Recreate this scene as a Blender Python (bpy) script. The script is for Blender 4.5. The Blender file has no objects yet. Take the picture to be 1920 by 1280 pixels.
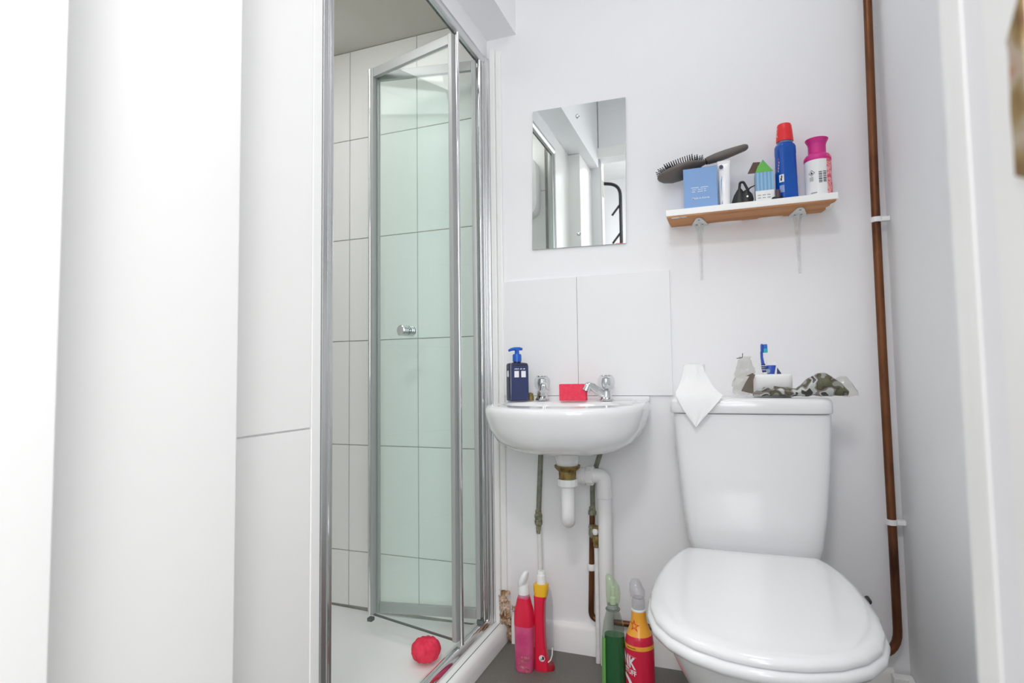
import bpy, bmesh, math, random
from mathutils import Vector, Matrix, noise
random.seed(7)
S = bpy.context.scene
COL = S.collection
PI = math.pi
# ------------------------------------------------------------------ camera
cam_d = bpy.data.cameras.new('camera')
cam = bpy.data.objects.new('camera', cam_d); COL.objects.link(cam); S.camera = cam
cam_d.sensor_width = 36.0; cam_d.lens = 1075.165 / 1920 * 36; cam_d.clip_start = 0.02
YAW, PITCH, ROLL = .354467, .058108, -.013699
fw = Vector((-math.sin(YAW) * math.cos(PITCH), math.cos(YAW) * math.cos(PITCH), math.sin(PITCH)))
rt = Vector((math.cos(YAW), math.sin(YAW), 0)); up = rt.cross(fw)
r2 = rt * math.cos(ROLL) + up * math.sin(ROLL); u2 = -rt * math.sin(ROLL) + up * math.cos(ROLL)
M = Matrix((r2, u2, -fw)).transposed().to_4x4(); M.translation = Vector((.457, -1.872, .901))
cam.matrix_world = M
cam_d.dof.use_dof = True; cam_d.dof.focus_distance = 1.75; cam_d.dof.aperture_fstop = 4.5
# ------------------------------------------------------------------ world and lamps
W = bpy.data.worlds.new('overcast_sky'); S.world = W; W.use_nodes = True
W.node_tree.nodes['Background'].inputs[0].default_value = (.86, .93, 1, 1)
W.node_tree.nodes['Background'].inputs[1].default_value = 1.2
def area(name, loc, target, sx, sy, power, col=(1, 1, 1)):
    l = bpy.data.lights.new(name, 'AREA'); l.shape = 'RECTANGLE'; l.size = sx; l.size_y = sy; l.energy = power; l.color = col
    o = bpy.data.objects.new(name, l); COL.objects.link(o); o.location = loc
    o.rotation_euler = (Vector(target) - Vector(loc)).to_track_quat('-Z', 'Y').to_euler(); return o
area('added_window_daylight', (1.15, -3.14, 1.62), (.35, -1, 1.3), 1.75, 1.45, 36, (1, .99, .995))  # daylight from an unseen window, added and placed to light bathroom and shower
area('added_hall_lamp_light', (.35, -2.25, 2.52), (.35, -2.25, 0), .34, .34, 19, (1, .988, .99))  # unseen hall lamp, added to send more light through the doorway
area('added_bathroom_lamp_light', (.45, -.78, 2.53), (.45, -.78, 0), .5, .5, 3.2, (1, .988, .99))  # unseen lamp added overhead as soft fill for the bathroom
area('added_shower_light', (-.72, -.66, 2.19), (-.72, -.6, 0), .44, .44, 2.7, (1, .985, .985))  # fill light added inside the cubicle to brighten tiles and tray
S.view_settings.view_transform = 'Standard'; S.view_settings.look = 'None'
S.view_settings.exposure = -0.08; S.view_settings.gamma = 1.0; S.view_settings.use_curve_mapping = False
try:
    S.cycles.max_bounces = 16; S.cycles.diffuse_bounces = 14; S.cycles.transparent_max_bounces = 24; S.cycles.glossy_bounces = 8; S.cycles.transmission_bounces = 12
    S.cycles.sample_clamp_indirect = 6.0
except Exception: pass
# ------------------------------------------------------------------ materials
def lin(c): return tuple(((v / 255 / 12.92) if v / 255 <= .04045 else ((v / 255 + .055) / 1.055) ** 2.4) for v in c) + (1,)
def mat(name, rgb, rough=.5, metal=0, bump=0, bscale=200, spec=.5, var=0, vscale=8, rgb2=None, trans=0, coat=0, alpha=1, sss=0):
    m = bpy.data.materials.new(name); m.use_nodes = True; nt = m.node_tree; b = nt.nodes['Principled BSDF']
    b.inputs['Base Color'].default_value = lin(rgb); b.inputs['Roughness'].default_value = rough; b.inputs['Metallic'].default_value = metal
    b.inputs['Specular IOR Level'].default_value = spec; b.inputs['Transmission Weight'].default_value = trans; b.inputs['Coat Weight'].default_value = coat
    b.inputs['Alpha'].default_value = alpha
    tc = nt.nodes.new('ShaderNodeTexCoord')
    if bump:
        n = nt.nodes.new('ShaderNodeTexNoise'); n.inputs['Scale'].default_value = bscale; n.inputs['Detail'].default_value = 3
        bp = nt.nodes.new('ShaderNodeBump'); bp.inputs['Strength'].default_value = bump; bp.inputs['Distance'].default_value = .002
        nt.links.new(tc.outputs['Object'], n.inputs['Vector']); nt.links.new(n.outputs['Fac'], bp.inputs['Height']); nt.links.new(bp.outputs['Normal'], b.inputs['Normal'])
    if var or rgb2:
        n = nt.nodes.new('ShaderNodeTexNoise'); n.inputs['Scale'].default_value = vscale; n.inputs['Detail'].default_value = 5
        r = nt.nodes.new('ShaderNodeValToRGB'); r.color_ramp.elements[0].position = .35; r.color_ramp.elements[1].position = .65
        c2 = rgb2 or tuple(max(0, v - var) for v in rgb)
        r.color_ramp.elements[0].color = lin(c2); r.color_ramp.elements[1].color = lin(rgb)
        nt.links.new(tc.outputs['Object'], n.inputs['Vector']); nt.links.new(n.outputs['Fac'], r.inputs[0]); nt.links.new(r.outputs[0], b.inputs['Base Color'])
    return m
def clear(name, tint, rough=.02, refl=1.0, body=0.0, bodycol=(255, 255, 255)):
    """thin clear sheet: tinted transparency, a fresnel reflection and optionally a milky body"""
    m = bpy.data.materials.new(name); m.use_nodes = True; nt = m.node_tree; nt.nodes.clear()
    out = nt.nodes.new('ShaderNodeOutputMaterial'); t = nt.nodes.new('ShaderNodeBsdfTransparent'); g = nt.nodes.new('ShaderNodeBsdfGlossy')
    lw = nt.nodes.new('ShaderNodeLayerWeight'); pw_ = nt.nodes.new('ShaderNodeMath'); pw_.operation = 'POWER'; pw_.inputs[1].default_value = 5
    fr = nt.nodes.new('ShaderNodeMath'); fr.operation = 'MULTIPLY_ADD'; fr.inputs[1].default_value = .9; fr.inputs[2].default_value = .035; mx = nt.nodes.new('ShaderNodeMixShader')
    nt.links.new(lw.outputs['Facing'], pw_.inputs[0]); nt.links.new(pw_.outputs[0], fr.inputs[0])
    t.inputs[0].default_value = lin(tint); g.inputs['Roughness'].default_value = rough; g.inputs['Color'].default_value = (refl, refl, refl, 1)
    src = t.outputs[0]
    if body:
        d = nt.nodes.new('ShaderNodeBsdfDiffuse'); d.inputs[0].default_value = lin(bodycol); m2 = nt.nodes.new('ShaderNodeMixShader'); m2.inputs[0].default_value = body
        nt.links.new(t.outputs[0], m2.inputs[1]); nt.links.new(d.outputs[0], m2.inputs[2]); src = m2.outputs[0]
    nt.links.new(fr.outputs[0], mx.inputs[0]); nt.links.new(src, mx.inputs[1]); nt.links.new(g.outputs[0], mx.inputs[2]); nt.links.new(mx.outputs[0], out.inputs[0])
    return m
def ramp_mat(name, stops, scale, rough=.6, detail=3, metal=0, bump=.0, stretch=(1, 1, 1), const=False):
    m = bpy.data.materials.new(name); m.use_nodes = True; nt = m.node_tree; b = nt.nodes['Principled BSDF']
    b.inputs['Roughness'].default_value = rough; b.inputs['Metallic'].default_value = metal
    tc = nt.nodes.new('ShaderNodeTexCoord'); mp = nt.nodes.new('ShaderNodeMapping'); mp.inputs['Scale'].default_value = stretch
    n = nt.nodes.new('ShaderNodeTexNoise'); n.inputs['Scale'].default_value = scale; n.inputs['Detail'].default_value = detail
    r = nt.nodes.new('ShaderNodeValToRGB'); el = r.color_ramp.elements
    if const: r.color_ramp.interpolation = 'CONSTANT'
    while len(el) < len(stops): el.new(.5)
    for e, (p, c) in zip(el, stops): e.position = p; e.color = lin(c)
    nt.links.new(tc.outputs['Object'], mp.inputs[0]); nt.links.new(mp.outputs[0], n.inputs['Vector']); nt.links.new(n.outputs['Fac'], r.inputs[0]); nt.links.new(r.outputs[0], b.inputs['Base Color'])
    if bump:
        bp = nt.nodes.new('ShaderNodeBump'); bp.inputs['Strength'].default_value = bump; bp.inputs['Distance'].default_value = .003
        nt.links.new(n.outputs['Fac'], bp.inputs['Height']); nt.links.new(bp.outputs['Normal'], b.inputs['Normal'])
    return m
PAINT = mat('wall_paint', (243, 243, 245), .55, bump=.12, bscale=260)
PAINT2 = mat('side_wall_paint', (236, 238, 240), .6, bump=.12, bscale=260)
GLOSSW = mat('white_gloss_paint', (246, 246, 244), .32, bump=.05, bscale=40)
CEIL = mat('ceiling_paint', (243, 243, 241), .7)
SHOWCEIL = ramp_mat('dimmed_ceiling_paint', [(.3, (192, 189, 178)), (.7, (208, 207, 201))], 2.2, .7)  # ceiling colour lowered, painting the shower's dimness into it
FLOOR = ramp_mat('grey_vinyl', [(.35, (100, 98, 92)), (.65, (120, 118, 112))], 320, .55, 4, bump=.1)
TILE = mat('tile_glaze', (243, 243, 241), .3, bump=.02, bscale=30)
SPLASH = mat('splash_tile_glaze', (239, 240, 241), .34, bump=.02, bscale=30)
GROUT = mat('grout', (176, 174, 168), .8, var=18, vscale=14)
CERAM = mat('ceramic', (236, 237, 238), .1, coat=.3)
TRAYM = mat('tray_acrylic', (244, 246, 244), .25)
CHROME = mat('chrome', (222, 224, 225), .07, 1)
ALU = mat('polished_aluminium', (208, 210, 210), .32, 1)
SATIN = mat('satin_aluminium', (178, 181, 180), .42, .35)
SEAL = mat('grey_seal', (96, 102, 98), .6)
GLASS = clear('shower_glass', (252, 255, 254), .0, .9)
MIRR = mat('mirror_silver', (238, 243, 241), .0, 1)
COPPER = ramp_mat('tarnished_copper', [(.3, (78, 50, 34)), (.55, (128, 82, 54)), (.75, (100, 70, 46))], 16, .38, 4, .75, .05, (1, 1, .35))
COPGR = ramp_mat('green_grey_pipe', [(.3, (112, 116, 102)), (.6, (142, 143, 130)), (.8, (122, 125, 114))], 40, .5, 4, .35, .1)
BRASS = ramp_mat('corroded_brass', [(.3, (92, 76, 42)), (.55, (150, 124, 72)), (.75, (118, 128, 100))], 60, .5, 4, .5, .2)
VERDI = ramp_mat('verdigris_brass', [(.3, (104, 112, 90)), (.5, (156, 156, 132)), (.62, (128, 118, 88)), (.8, (122, 146, 130))], 70, .6, 4, .3, .3)
WPLAS = mat('white_plastic', (240, 240, 240), .35)
WPIPE = mat('white_painted_pipe', (236, 235, 234), .45, var=12, vscale=30)
WOOD = ramp_mat('raw_shelf_wood', [(.3, (172, 112, 66)), (.55, (201, 142, 90)), (.8, (186, 124, 76))], 22, .6, 4, bump=.15, stretch=(.15, 1, 1))
BRACK = mat('painted_bracket', (232, 233, 233), .45, var=14, vscale=60)
BLACK = mat('black_plastic', (22, 22, 24), .4)
BROWNB = mat('taupe_brush_plastic', (104, 96, 90), .35)
ROT = ramp_mat('rotten_plaster', [(.25, (70, 52, 34)), (.45, (176, 140, 104)), (.6, (226, 208, 188)), (.75, (168, 130, 96))], 30, .9, 5, bump=.6)
BAREW = ramp_mat('bare_chipped_wood', [(.3, (116, 84, 50)), (.45, (150, 126, 76)), (.58, (184, 170, 152)), (.7, (176, 104, 48))], 38, .8, 4, bump=.3)
def pm(name, rgb, rough=.3, **k): return mat(name, rgb, rough, **k)
# ------------------------------------------------------------------ mesh helpers
class MB:
    def __init__(s): s.v = []; s.f = []
    def add(s, v, f):
        o = len(s.v); s.v += [tuple(p) for p in v]; s.f += [tuple(i + o for i in q) for q in f]; return s
    def box(s, x0, x1, y0, y1, z0, z1):
        v = [(x, y, z) for x in (x0, x1) for y in (y0, y1) for z in (z0, z1)]
        return s.add(v, [(0, 1, 3, 2), (4, 6, 7, 5), (0, 4, 5, 1), (2, 3, 7, 6), (0, 2, 6, 4), (1, 5, 7, 3)])
    def loft(s, rings, cap=True, closed=True):
        n = len(rings[0]); v = [p for r in rings for p in r]; f = []
        for i in range(len(rings) - 1):
            for j in range(n if closed else n - 1):
                k = (j + 1) % n; f.append((i * n + j, i * n + k, (i + 1) * n + k, (i + 1) * n + j))
        if cap and closed: f.append(tuple(range(n - 1, -1, -1))); f.append(tuple((len(rings) - 1) * n + j for j in range(n)))
        return s.add(v, f)
    def lathe(s, prof, c=(0, 0, 0), n=28, axis='z', cap=True):
        rings = []
        for r, h in prof:
            ring = []
            for j in range(n):
                a = 2 * PI * j / n; p = (r * math.cos(a), r * math.sin(a), h)
                if axis == 'x': p = (h, r * math.cos(a), r * math.sin(a))
                if axis == 'y': p = (r * math.sin(a), h, r * math.cos(a))
                ring.append((p[0] + c[0], p[1] + c[1], p[2] + c[2]))
            rings.append(ring)
        return s.loft(rings, cap)
    def tube(s, pts, r, n=12, cap=True):
        P = [Vector(p) for p in pts]; rings = []; prev = None
        for i, p in enumerate(P):
            t = (P[min(i + 1, len(P) - 1)] - P[max(i - 1, 0)]).normalized()
            if prev is None: a = t.orthogonal().normalized()
            else: a = (prev - t * prev.dot(t)).normalized()
            prev = a; b = t.cross(a); rr = r[i] if isinstance(r, (list, tuple)) else r
            rings.append([p + (a * math.cos(2 * PI * j / n) + b * math.sin(2 * PI * j / n)) * rr for j in range(n)])
        return s.loft(rings, cap)
    def prism(s, pts, axis, a, b):
        def P(u, v, w): return {'x': (w, u, v), 'y': (u, w, v), 'z': (u, v, w)}[axis]
        return s.loft([[P(u, v, a) for u, v in pts], [P(u, v, b) for u, v in pts]])
    def xf(s, mtx): s.v = [tuple(mtx @ Vector(p)) for p in s.v]; return s
def bend(pts, rad, n=6):
    """round the corners of a polyline"""
    P = [Vector(p) for p in pts]; out = [P[0]]
    for i in range(1, len(P) - 1):
        a = (P[i - 1] - P[i]); b = (P[i + 1] - P[i]); r = min(rad, a.length * .49, b.length * .49)
        p0 = P[i] + a.normalized() * r; p1 = P[i] + b.normalized() * r
        for k in range(n + 1):
            t = k / n; out.append(p0 * (1 - t) ** 2 + P[i] * 2 * t * (1 - t) + p1 * t * t)
    out.append(P[-1]); return out
def sq(cx, cy, z, rx, ry, e=2.0, n=32):
    r = []
    for j in range(n):
        a = 2 * PI * j / n; c, s_ = math.cos(a), math.sin(a)
        r.append((cx + rx * math.copysign(abs(c) ** (2 / e), c), cy + ry * math.copysign(abs(s_) ** (2 / e), s_), z))
    return r
def obj(name, mb, m, parent=None, smooth=True, bev=0, sub=0, angle=40):
    me = bpy.data.meshes.new(name); me.from_pydata(mb.v, [], mb.f); me.validate()
    bm = bmesh.new(); bm.from_mesh(me); bmesh.ops.recalc_face_normals(bm, faces=bm.faces)
    if bev:
        ed = [e for e in bm.edges if len(e.link_faces) == 2 and e.calc_face_angle(0) > .6]
        bmesh.ops.bevel(bm, geom=ed, offset=bev, segments=2, affect='EDGES', profile=.5, clamp_overlap=True)
    if sub: bmesh.ops.subdivide_edges(bm, edges=bm.edges, cuts=sub, use_grid_fill=True)
    if smooth:
        lim = math.radians(angle)
        for f in bm.faces: f.smooth = True
        for e in bm.edges:
            if len(e.link_faces) == 2 and e.calc_face_angle(0) > lim: e.smooth = False
    bm.to_mesh(me); bm.free()
    o = bpy.data.objects.new(name, me); COL.objects.link(o); me.materials.append(m)
    if bev: w_ = o.modifiers.new('weighted_normals', 'WEIGHTED_NORMAL'); w_.keep_sharp = True
    if 'print' in name or name in ('white_stroke', 'red_mark', 'dark_mark'): o['kind'] = 'stuff'
    if parent is not None:
        o.parent = parent; off = Vector((0, 0, 0)); q = parent
        while q is not None:
            off += q.location if not q.get('_local') else Vector((0, 0, 0)); q = q.parent
        if not local_root(parent): me.transform(Matrix.Translation(-off))
    return o
def local_root(o):
    while o is not None:
        if o.get('_local'): return True
        o = o.parent
    return False
def thing(name, label, cat, loc=(0, 0, 0), group=None, local=False, rot=(0, 0, 0)):
    o = bpy.data.objects.new(name, None); COL.objects.link(o); o.location = loc; o.rotation_euler = rot; o.empty_display_size = .05
    o['label'] = label; o['category'] = cat
    if group: o['group'] = group
    if local: o['_local'] = 1
    return o
def tag(o, label, cat, group=None):
    o['label'] = label; o['category'] = cat
    if group: o['group'] = group
    return o
def struct(name, mb, m, label=None, cat=None, parent=None, **k):
    o = obj(name, mb, m, parent, **k)
    if parent is None:
        o['kind'] = 'structure'
        if label: o['label'] = label
        if cat: o['category'] = cat
    return o
def text_flat(body, size, bold=.012):
    cu = bpy.data.curves.new('txt', 'FONT'); cu.body = body; cu.size = size; cu.align_x = 'CENTER'; cu.align_y = 'CENTER'; cu.offset = size * bold; cu.resolution_u = 3
    t = bpy.data.objects.new('txt', cu); COL.objects.link(t); dg = bpy.context.evaluated_depsgraph_get()
    me = t.evaluated_get(dg).to_mesh(); v = [tuple(p.co) for p in me.vertices]; f = [tuple(p.vertices) for p in me.polygons]
    t.evaluated_get(dg).to_mesh_clear(); bpy.data.objects.remove(t); bpy.data.curves.remove(cu); return v, f
# ------------------------------------------------------------------ the room
struct('floor', MB().box(-1.7, 2.4, -3.3, .1, -.1, 0), FLOOR, 'dark grey speckled vinyl floor under the basin and toilet', 'floor', smooth=False)
wall_back = struct('wall_back', MB().box(-1.25, 1.0, 0, .1, 0, 2.62), PAINT, 'white painted wall behind the basin, mirror and toilet', 'wall', smooth=False)
struct('wall_right', MB().box(.9, 1.0, -1.44, 0, 0, 2.62), PAINT2, 'pale grey side wall beside the copper riser pipe', 'wall', smooth=False)
wall_left = struct('wall_left', MB().box(-1.25, -1.15, -.905, 0, 0, 2.62), PAINT, 'tiled far wall of the shower', 'wall', smooth=False)
wall_part = struct('wall_partition', MB().box(-1.25, -.326, -1.475, -.905, 0, 2.115), PAINT, 'white boarded wall between the door and the shower', 'wall', smooth=False)
obj('board', MB().box(-.326, -.32, -1.18, -.934, 0, .7985), GLOSSW, wall_part, bev=.0015)
obj('board', MB().box(-.326, -.319, -1.18, -.934, .8015, 2.115), GLOSSW, wall_part, bev=.0015)
obj('edge_strip', MB().box(-.326, -.3185, -.9325, -.906, 0, 2.115), GLOSSW, wall_part, bev=.0015)
trim = struct('trim_1', MB().box(-.326, -.255, -1.475, -1.18, 0, 2.114), GLOSSW, 'white boxed-in upright beside the doorway', 'trim', bev=.004)
struct('wall_bulkhead', MB().box(-.345, -.205, -1.44, 0, 2.116, 2.62).box(-.34, -.318, -.905, -.001, 2.0355, 2.116), PAINT, 'white bulkhead over the shower opening', 'wall', smooth=False)
struct('ceiling_shower', MB().box(-1.25, -.346, -.905, 0, 2.2, 2.3), SHOWCEIL, 'ceiling inside the shower, dimness put into its colour', 'ceiling', smooth=False)
struct('ceiling', MB().box(-1.7, 2.4, -3.3, .1, 2.62, 2.7), CEIL, 'white ceiling above the bathroom and hall', 'ceiling', smooth=False)
wf = MB().box(-1.7, -.2, -1.535, -1.476, 0, 2.62).box(.6, 2.4, -1.535, -1.44, 0, 2.62).box(-.2, .6, -1.535, -1.44, 2.17, 2.62)
struct('wall_front', wf, PAINT, 'white wall around the bathroom doorway', 'wall', smooth=False)
# door lining on the right: architrave edge, rebate, lining with a chipped keep
tr = struct('trim_2', MB().box(.6, .67, -1.4395, -1.42, 0, 2.23).box(.622, .66, -1.4865, -1.44, 0, 2.17), GLOSSW, 'white door frame edge at the bathroom doorway', 'trim', bev=.002)
obj('door_stop', MB().box(.5985, .62, -1.4405, -1.459, 0, 2.17), GLOSSW, tr, bev=.002)
obj('lining', MB().box(.5985, .64, -1.5345, -1.487, 0, 2.17), GLOSSW, tr, bev=.003)
pts = [(-1.5165, .998), (-1.5335, .990), (-1.5335, 1.084), (-1.527, 1.078), (-1.5215, 1.0725), (-1.5165, 1.068), (-1.518, 1.062), (-1.5175, 1.05), (-1.5162, 1.03), (-1.517, 1.012)]
obj('chipped_patch', MB().prism(pts, 'x', .5975, .6), BAREW, tr, smooth=False)
struct('trim_3', MB().box(-.255, .67, -1.4395, -1.422, 2.165, 2.226), GLOSSW, 'white architrave over the bathroom doorway', 'trim', bev=.002)
# tiles
def tiles(parent, place, u_edges, v_edges, m, gap=.0016):
    for i in range(len(u_edges) - 1):
        for j in range(len(v_edges) - 1):
            b = place(u_edges[i] + gap, u_edges[i + 1] - gap, v_edges[j] + gap, v_edges[j + 1] - gap)
            obj('tile', b, m, parent, bev=.0012)
TWX, THZ = .3024, .3984
rows = [.04] + [.2433 + THZ * k for k in range(5)] + [2.199]
obj('grout', MB().box(-1.15, -.33, -.0035, 0, .03, 2.2), GROUT, wall_back, smooth=False)
tiles(wall_back, lambda a, b, c, d: MB().box(a, b, -.007, -.001, c, d), [-1.149, -3 * TWX, -2 * TWX, -.33], rows, TILE)
tiles(wall_back, lambda a, b, c, d: MB().box(a, b, -.0075, -.0005, c, d), [-TWX + .038, 0, TWX], [.829, 1.2276], SPLASH, .0006)
obj('grout', MB().box(-1.15, -1.1465, -.905, -.008, .03, 2.2), GROUT, wall_left, smooth=False)
tiles(wall_left, lambda a, b, c, d: MB().box(-1.149, -1.143, a, b, c, d), [-.9, -.6, -.3, -.009], rows, TILE)
obj('grout', MB().box(-1.14, -.36, -.905, -.9015, .03, 2.2), GROUT, wall_part, smooth=False)
tiles(wall_part, lambda a, b, c, d: MB().box(a, b, -.904, -.898, c, d), [-1.14, -3 * TWX, -2 * TWX, -.37], rows, TILE)
# skirting
sk = [(0, 0), (-.018, 0), (-.018, .076), (-.013, .086), (-.004, .09), (0, .09)]
struct('baseboard_back', MB().prism(sk, 'x', -.245, .86), GLOSSW, 'white skirting board behind the cleaning bottles', 'skirting')
struct('baseboard_right', MB().box(.85, .899, -.05, -.019, 0, .085).box(.882, .899, -1.42, -.0505, 0, .085), GLOSSW, 'white skirting in the corner below the copper riser', 'skirting', bev=.004)
# white mouldings and broken plaster at the foot of the shower jamb
struct('trim_4', MB().box(-.302, -.283, -.022, -.0005, .062, 2.075), GLOSSW, 'white upright strip against the shower door channel', 'trim', bev=.004)
struct('trim_5', MB().box(-.2825, -.262, -.014, -.0005, .062, 2.06), GLOSSW, 'thin white moulding beside the left splashback tile', 'trim', bev=.005)
def rough_patch(x0, x1, z0, z1, y, amp, seed, nx=14, nz=26, keep=lambda u, v: True):
    mb = MB(); idx = {}
    for i in range(nx + 1):
        for k in range(nz + 1):
            u, v = i / nx, k / nz; p = Vector((u * 5, v * 9, seed)); e = min(u, 1 - u, v, 1 - v) * 4
            h = max(0, .55 + noise.fractal(p, 1, 2, 4)) * amp * min(1, e * 1.5)
            idx[i, k] = len(mb.v); mb.v.append((x0 + (x1 - x0) * u + .004 * noise.noise(p * 2), y - h, z0 + (z1 - z0) * v + .004 * noise.noise(p * 2 + Vector((5, 1, 2)))))
    for i in range(nx):
        for k in range(nz):
            u, v = (i + .5) / nx, (k + .5) / nz
            if keep(u, v): mb.f.append((idx[i, k], idx[i + 1, k], idx[i + 1, k + 1], idx[i, k + 1]))
    return mb
obj('crumbled_plaster', rough_patch(-.286, -.246, .062, .175, -.0235, .012, 3.3, keep=lambda u, v: noise.noise(Vector((u * 4, v * 6, 8))) > -.32 + .5 * max(0, u + v - 1.35)), ROT, wall_back, smooth=False)
obj('crumbled_plaster', rough_patch(-.2615, -.25, .0, .075, -.004, .02, 9.1, 8, 14), ROT, wall_back, smooth=False)
obj('crumbled_plaster', rough_patch(-.25, -.222, .098, .118, -.0006, .004, 5.7, 10, 8, keep=lambda u, v: noise.noise(Vector((u * 3, v * 3, 2))) > -.2), ROT, wall_back, smooth=False)
# the hall behind the camera
hb = MB().box(-1.7, .25, -3.3, -3.16, 0, 2.62).box(2.05, 2.4, -3.3, -3.16, 0, 2.62).box(.25, 2.05, -3.3, -3.16, 0, .88).box(.25, 2.05, -3.3, -3.16, 2.36, 2.62)
struct('wall_hall', hb, PAINT, 'white hall wall with an added window behind the viewpoint', 'wall', smooth=False)
struct('wall_hall_left', MB().box(-1.8, -1.7, -3.3, -1.476, 0, 2.62), PAINT, 'white end wall of the hall', 'wall', smooth=False)
struct('wall_hall_right', MB().box(2.4, 2.5, -3.3, -1.476, 0, 2.62), PAINT, 'white opposite end wall of the hall', 'wall', smooth=False)
wfr = MB()
for x in (.25, 1.13, 2.0): wfr.box(x, x + .05, -3.25, -3.2, .88, 2.36)
wfr.box(.25, 2.05, -3.25, -3.2, .88, .93).box(.25, 2.05, -3.25, -3.2, 2.31, 2.36)
struct('added_window_1', wfr, GLOSSW, 'white hall window frame added behind the viewpoint', 'window', bev=.003)  # window added out of view as an opening for the hall light
for nm, x, y, lab in (('added_ceiling_lamp', .35, -2.25, 'round white ceiling lamp added in the hall'), ('added_ceiling_lamp', .45, -.78, 'round white ceiling lamp added above the toilet')):  # fixtures added out of view above the two fill lights
    t = thing(nm, lab, 'lamp', (x, y, 2.62)); obj('base', MB().lathe([(.2, 2.56), (.2, 2.62)], (x, y, 0)), WPLAS, t); obj('rim', MB().lathe([(.25, 2.54), (.255, 2.55), (.25, 2.56)], (x, y, 0)), WPLAS, t)
# ------------------------------------------------------------------ shower tray
t = thing('shower_tray', 'low white shower tray with a raised rounded front kerb', 'shower tray', (-.7, -.45, 0))
prof = [(-.262, .001), (-.262, .03), (-.2655, .05), (-.272, .0595), (-.283, .0625), (-.352, .0625), (-.362, .060), (-.375, .042), (-.395, .034), (-.72, .026), (-1.1, .034), (-1.125, .04), (-1.142, .044), (-1.142, .001)]
mb = MB().loft([[(x, y, z if (abs(y) < .9 and abs(y) > .02) or z < .03 or z > .05 else z + .004) for x, z in prof] for y in (-.896, -.88, -.45, -.03, -.009)])
obj('basin_floor', mb, TRAYM, t, angle=50)
obj('seam', MB().box(-.2865, -.2845, -.9, -.024, .0618, .0632), SEAL, t, smooth=False)
obj('drain', MB().lathe([(.001, .0285), (.04, .0285), (.043, .027)], (-.85, -.6, 0)), CHROME, t)
# ------------------------------------------------------------------ bifold shower door
DX = -.325
P1, F, P2 = Vector((DX, -.086, 0)), Vector((-.693, -.172, 0)), Vector((DX, -.262, 0))
sd = thing('shower_door', 'chrome framed bifold glass shower door standing half folded', 'shower door', (DX, -.45, .0625))
def channel(y0, y1, z0, z1, w=.02):
    return MB().box(DX - w, DX + w, y0, y1, z0, z1)
wc = obj('wall_channel', MB().box(DX - .02, DX + .02, -.05, -.0085, .0635, 2.035).box(DX - .014, DX + .014, -.062, -.05, .0635, 2.03), ALU, sd, bev=.0025)
obj('channel_lip', MB().box(DX + .02, DX + .0235, -.03, -.009, .0635, 2.035), CHROME, wc, bev=.001)
nj = obj('jamb', MB().box(DX - .02, DX + .009, -.9045, -.878, .0635, 2.03).box(DX - .016, DX + .005, -.878, -.865, .0635, 2.03), ALU, sd, bev=.0025)
obj('jamb_bead', MB().tube([(DX + .0095, -.886, .066), (DX + .0095, -.886, 2.028)], .0035, 8), CHROME, nj)
trl = obj('top_rail', MB().prism([(DX - .004, 2.006), (DX + .006, 2.0035), (DX + .015, 2.007), (DX + .019, 2.014), (DX + .019, 2.028), (DX + .014, 2.035), (DX - .008, 2.035), (DX - .010, 2.02)], 'y', -.866, -.051), ALU, sd, angle=50)
obj('rail_seal', MB().box(DX - .006, DX - .003, -.864, -.064, 2.0025, 2.006), SEAL, trl, smooth=False)
brl = obj('bottom_rail', MB().loft([[(DX - .018, y, .0635), (DX - .018, y, .071), (DX - .010, y, .084), (DX, y, .0885), (DX + .010, y, .084), (DX + .019, y, .071), (DX + .019, y, .0635)] for y in (-.866, -.051)]), CHROME, sd, angle=60)
def leaf(name, a, b, za, zb):
    """one glazed leaf from a to b"""
    d = (b - a); L = d.length; ang = math.atan2(d.y, d.x); R = Matrix.Translation(Vector((a.x, a.y, 0))) @ Matrix.Rotation(ang, 4, 'Z')
    fr = MB().box(0, .016, -.011, .011, za, zb).box(L - .014, L, -.009, .009, za, zb).box(.016, L - .014, -.008, .008, zb - .034, zb)
    return fr, R, L
ZA, ZB = .098, 1.998
fr, R, L = leaf('b', P2, F, ZA, ZB)
lb = obj('sliding_leaf', fr.xf(R), SATIN, sd, bev=.003)
obj('glass', MB().box(.014, L - .012, -.0025, .0025, ZA + .004, ZB - .03).xf(R), GLASS, lb, smooth=False)
obj('bottom_seal', MB().box(.016, L - .014, -.0035, .0035, ZA, ZA + .0045).xf(R), SEAL, lb, smooth=False)
obj('post_bead', MB().tube([(P2.x + .012, P2.y + .001, ZA - .006), (P2.x + .012, P2.y + .001, ZB)], .0062, 12), CHROME, lb)
obj('fold_bead', MB().tube([R @ Vector((L + .003, .006, ZA)), R @ Vector((L + .003, .006, ZB - .002))], .006, 10), CHROME, lb)
kn = []
for s_ in (1, -1):
    m_ = MB().lathe([(.0001, .003), (.012, .003), (.0175, .005), (.0175, .010), (.016, .011), (.0175, .0125), (.0175, .0175), (.016, .0185), (.0175, .020), (.0175, .027), (.0155, .029), (.0001, .029)], (0, 0, 0), 28, 'y')
    m_.xf(Matrix.Scale(s_, 4, Vector((0, 1, 0)))); m_.xf(R @ Matrix.Translation(Vector((L * .56, 0, 1.052))))
    obj('knob', m_, CHROME, lb)
fr, R, L = leaf('a', P1, F + Vector((0.003, .022, 0)), ZA, ZB)
fr.box(.016, L - .014, -.008, .008, ZA, ZA + .034)
la = obj('hinged_leaf', fr.xf(R), SATIN, sd, bev=.003)
obj('glass', MB().box(.014, L - .012, -.0025, .0025, ZA + .03, ZB - .03).xf(R), GLASS, la, smooth=False)
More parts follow.
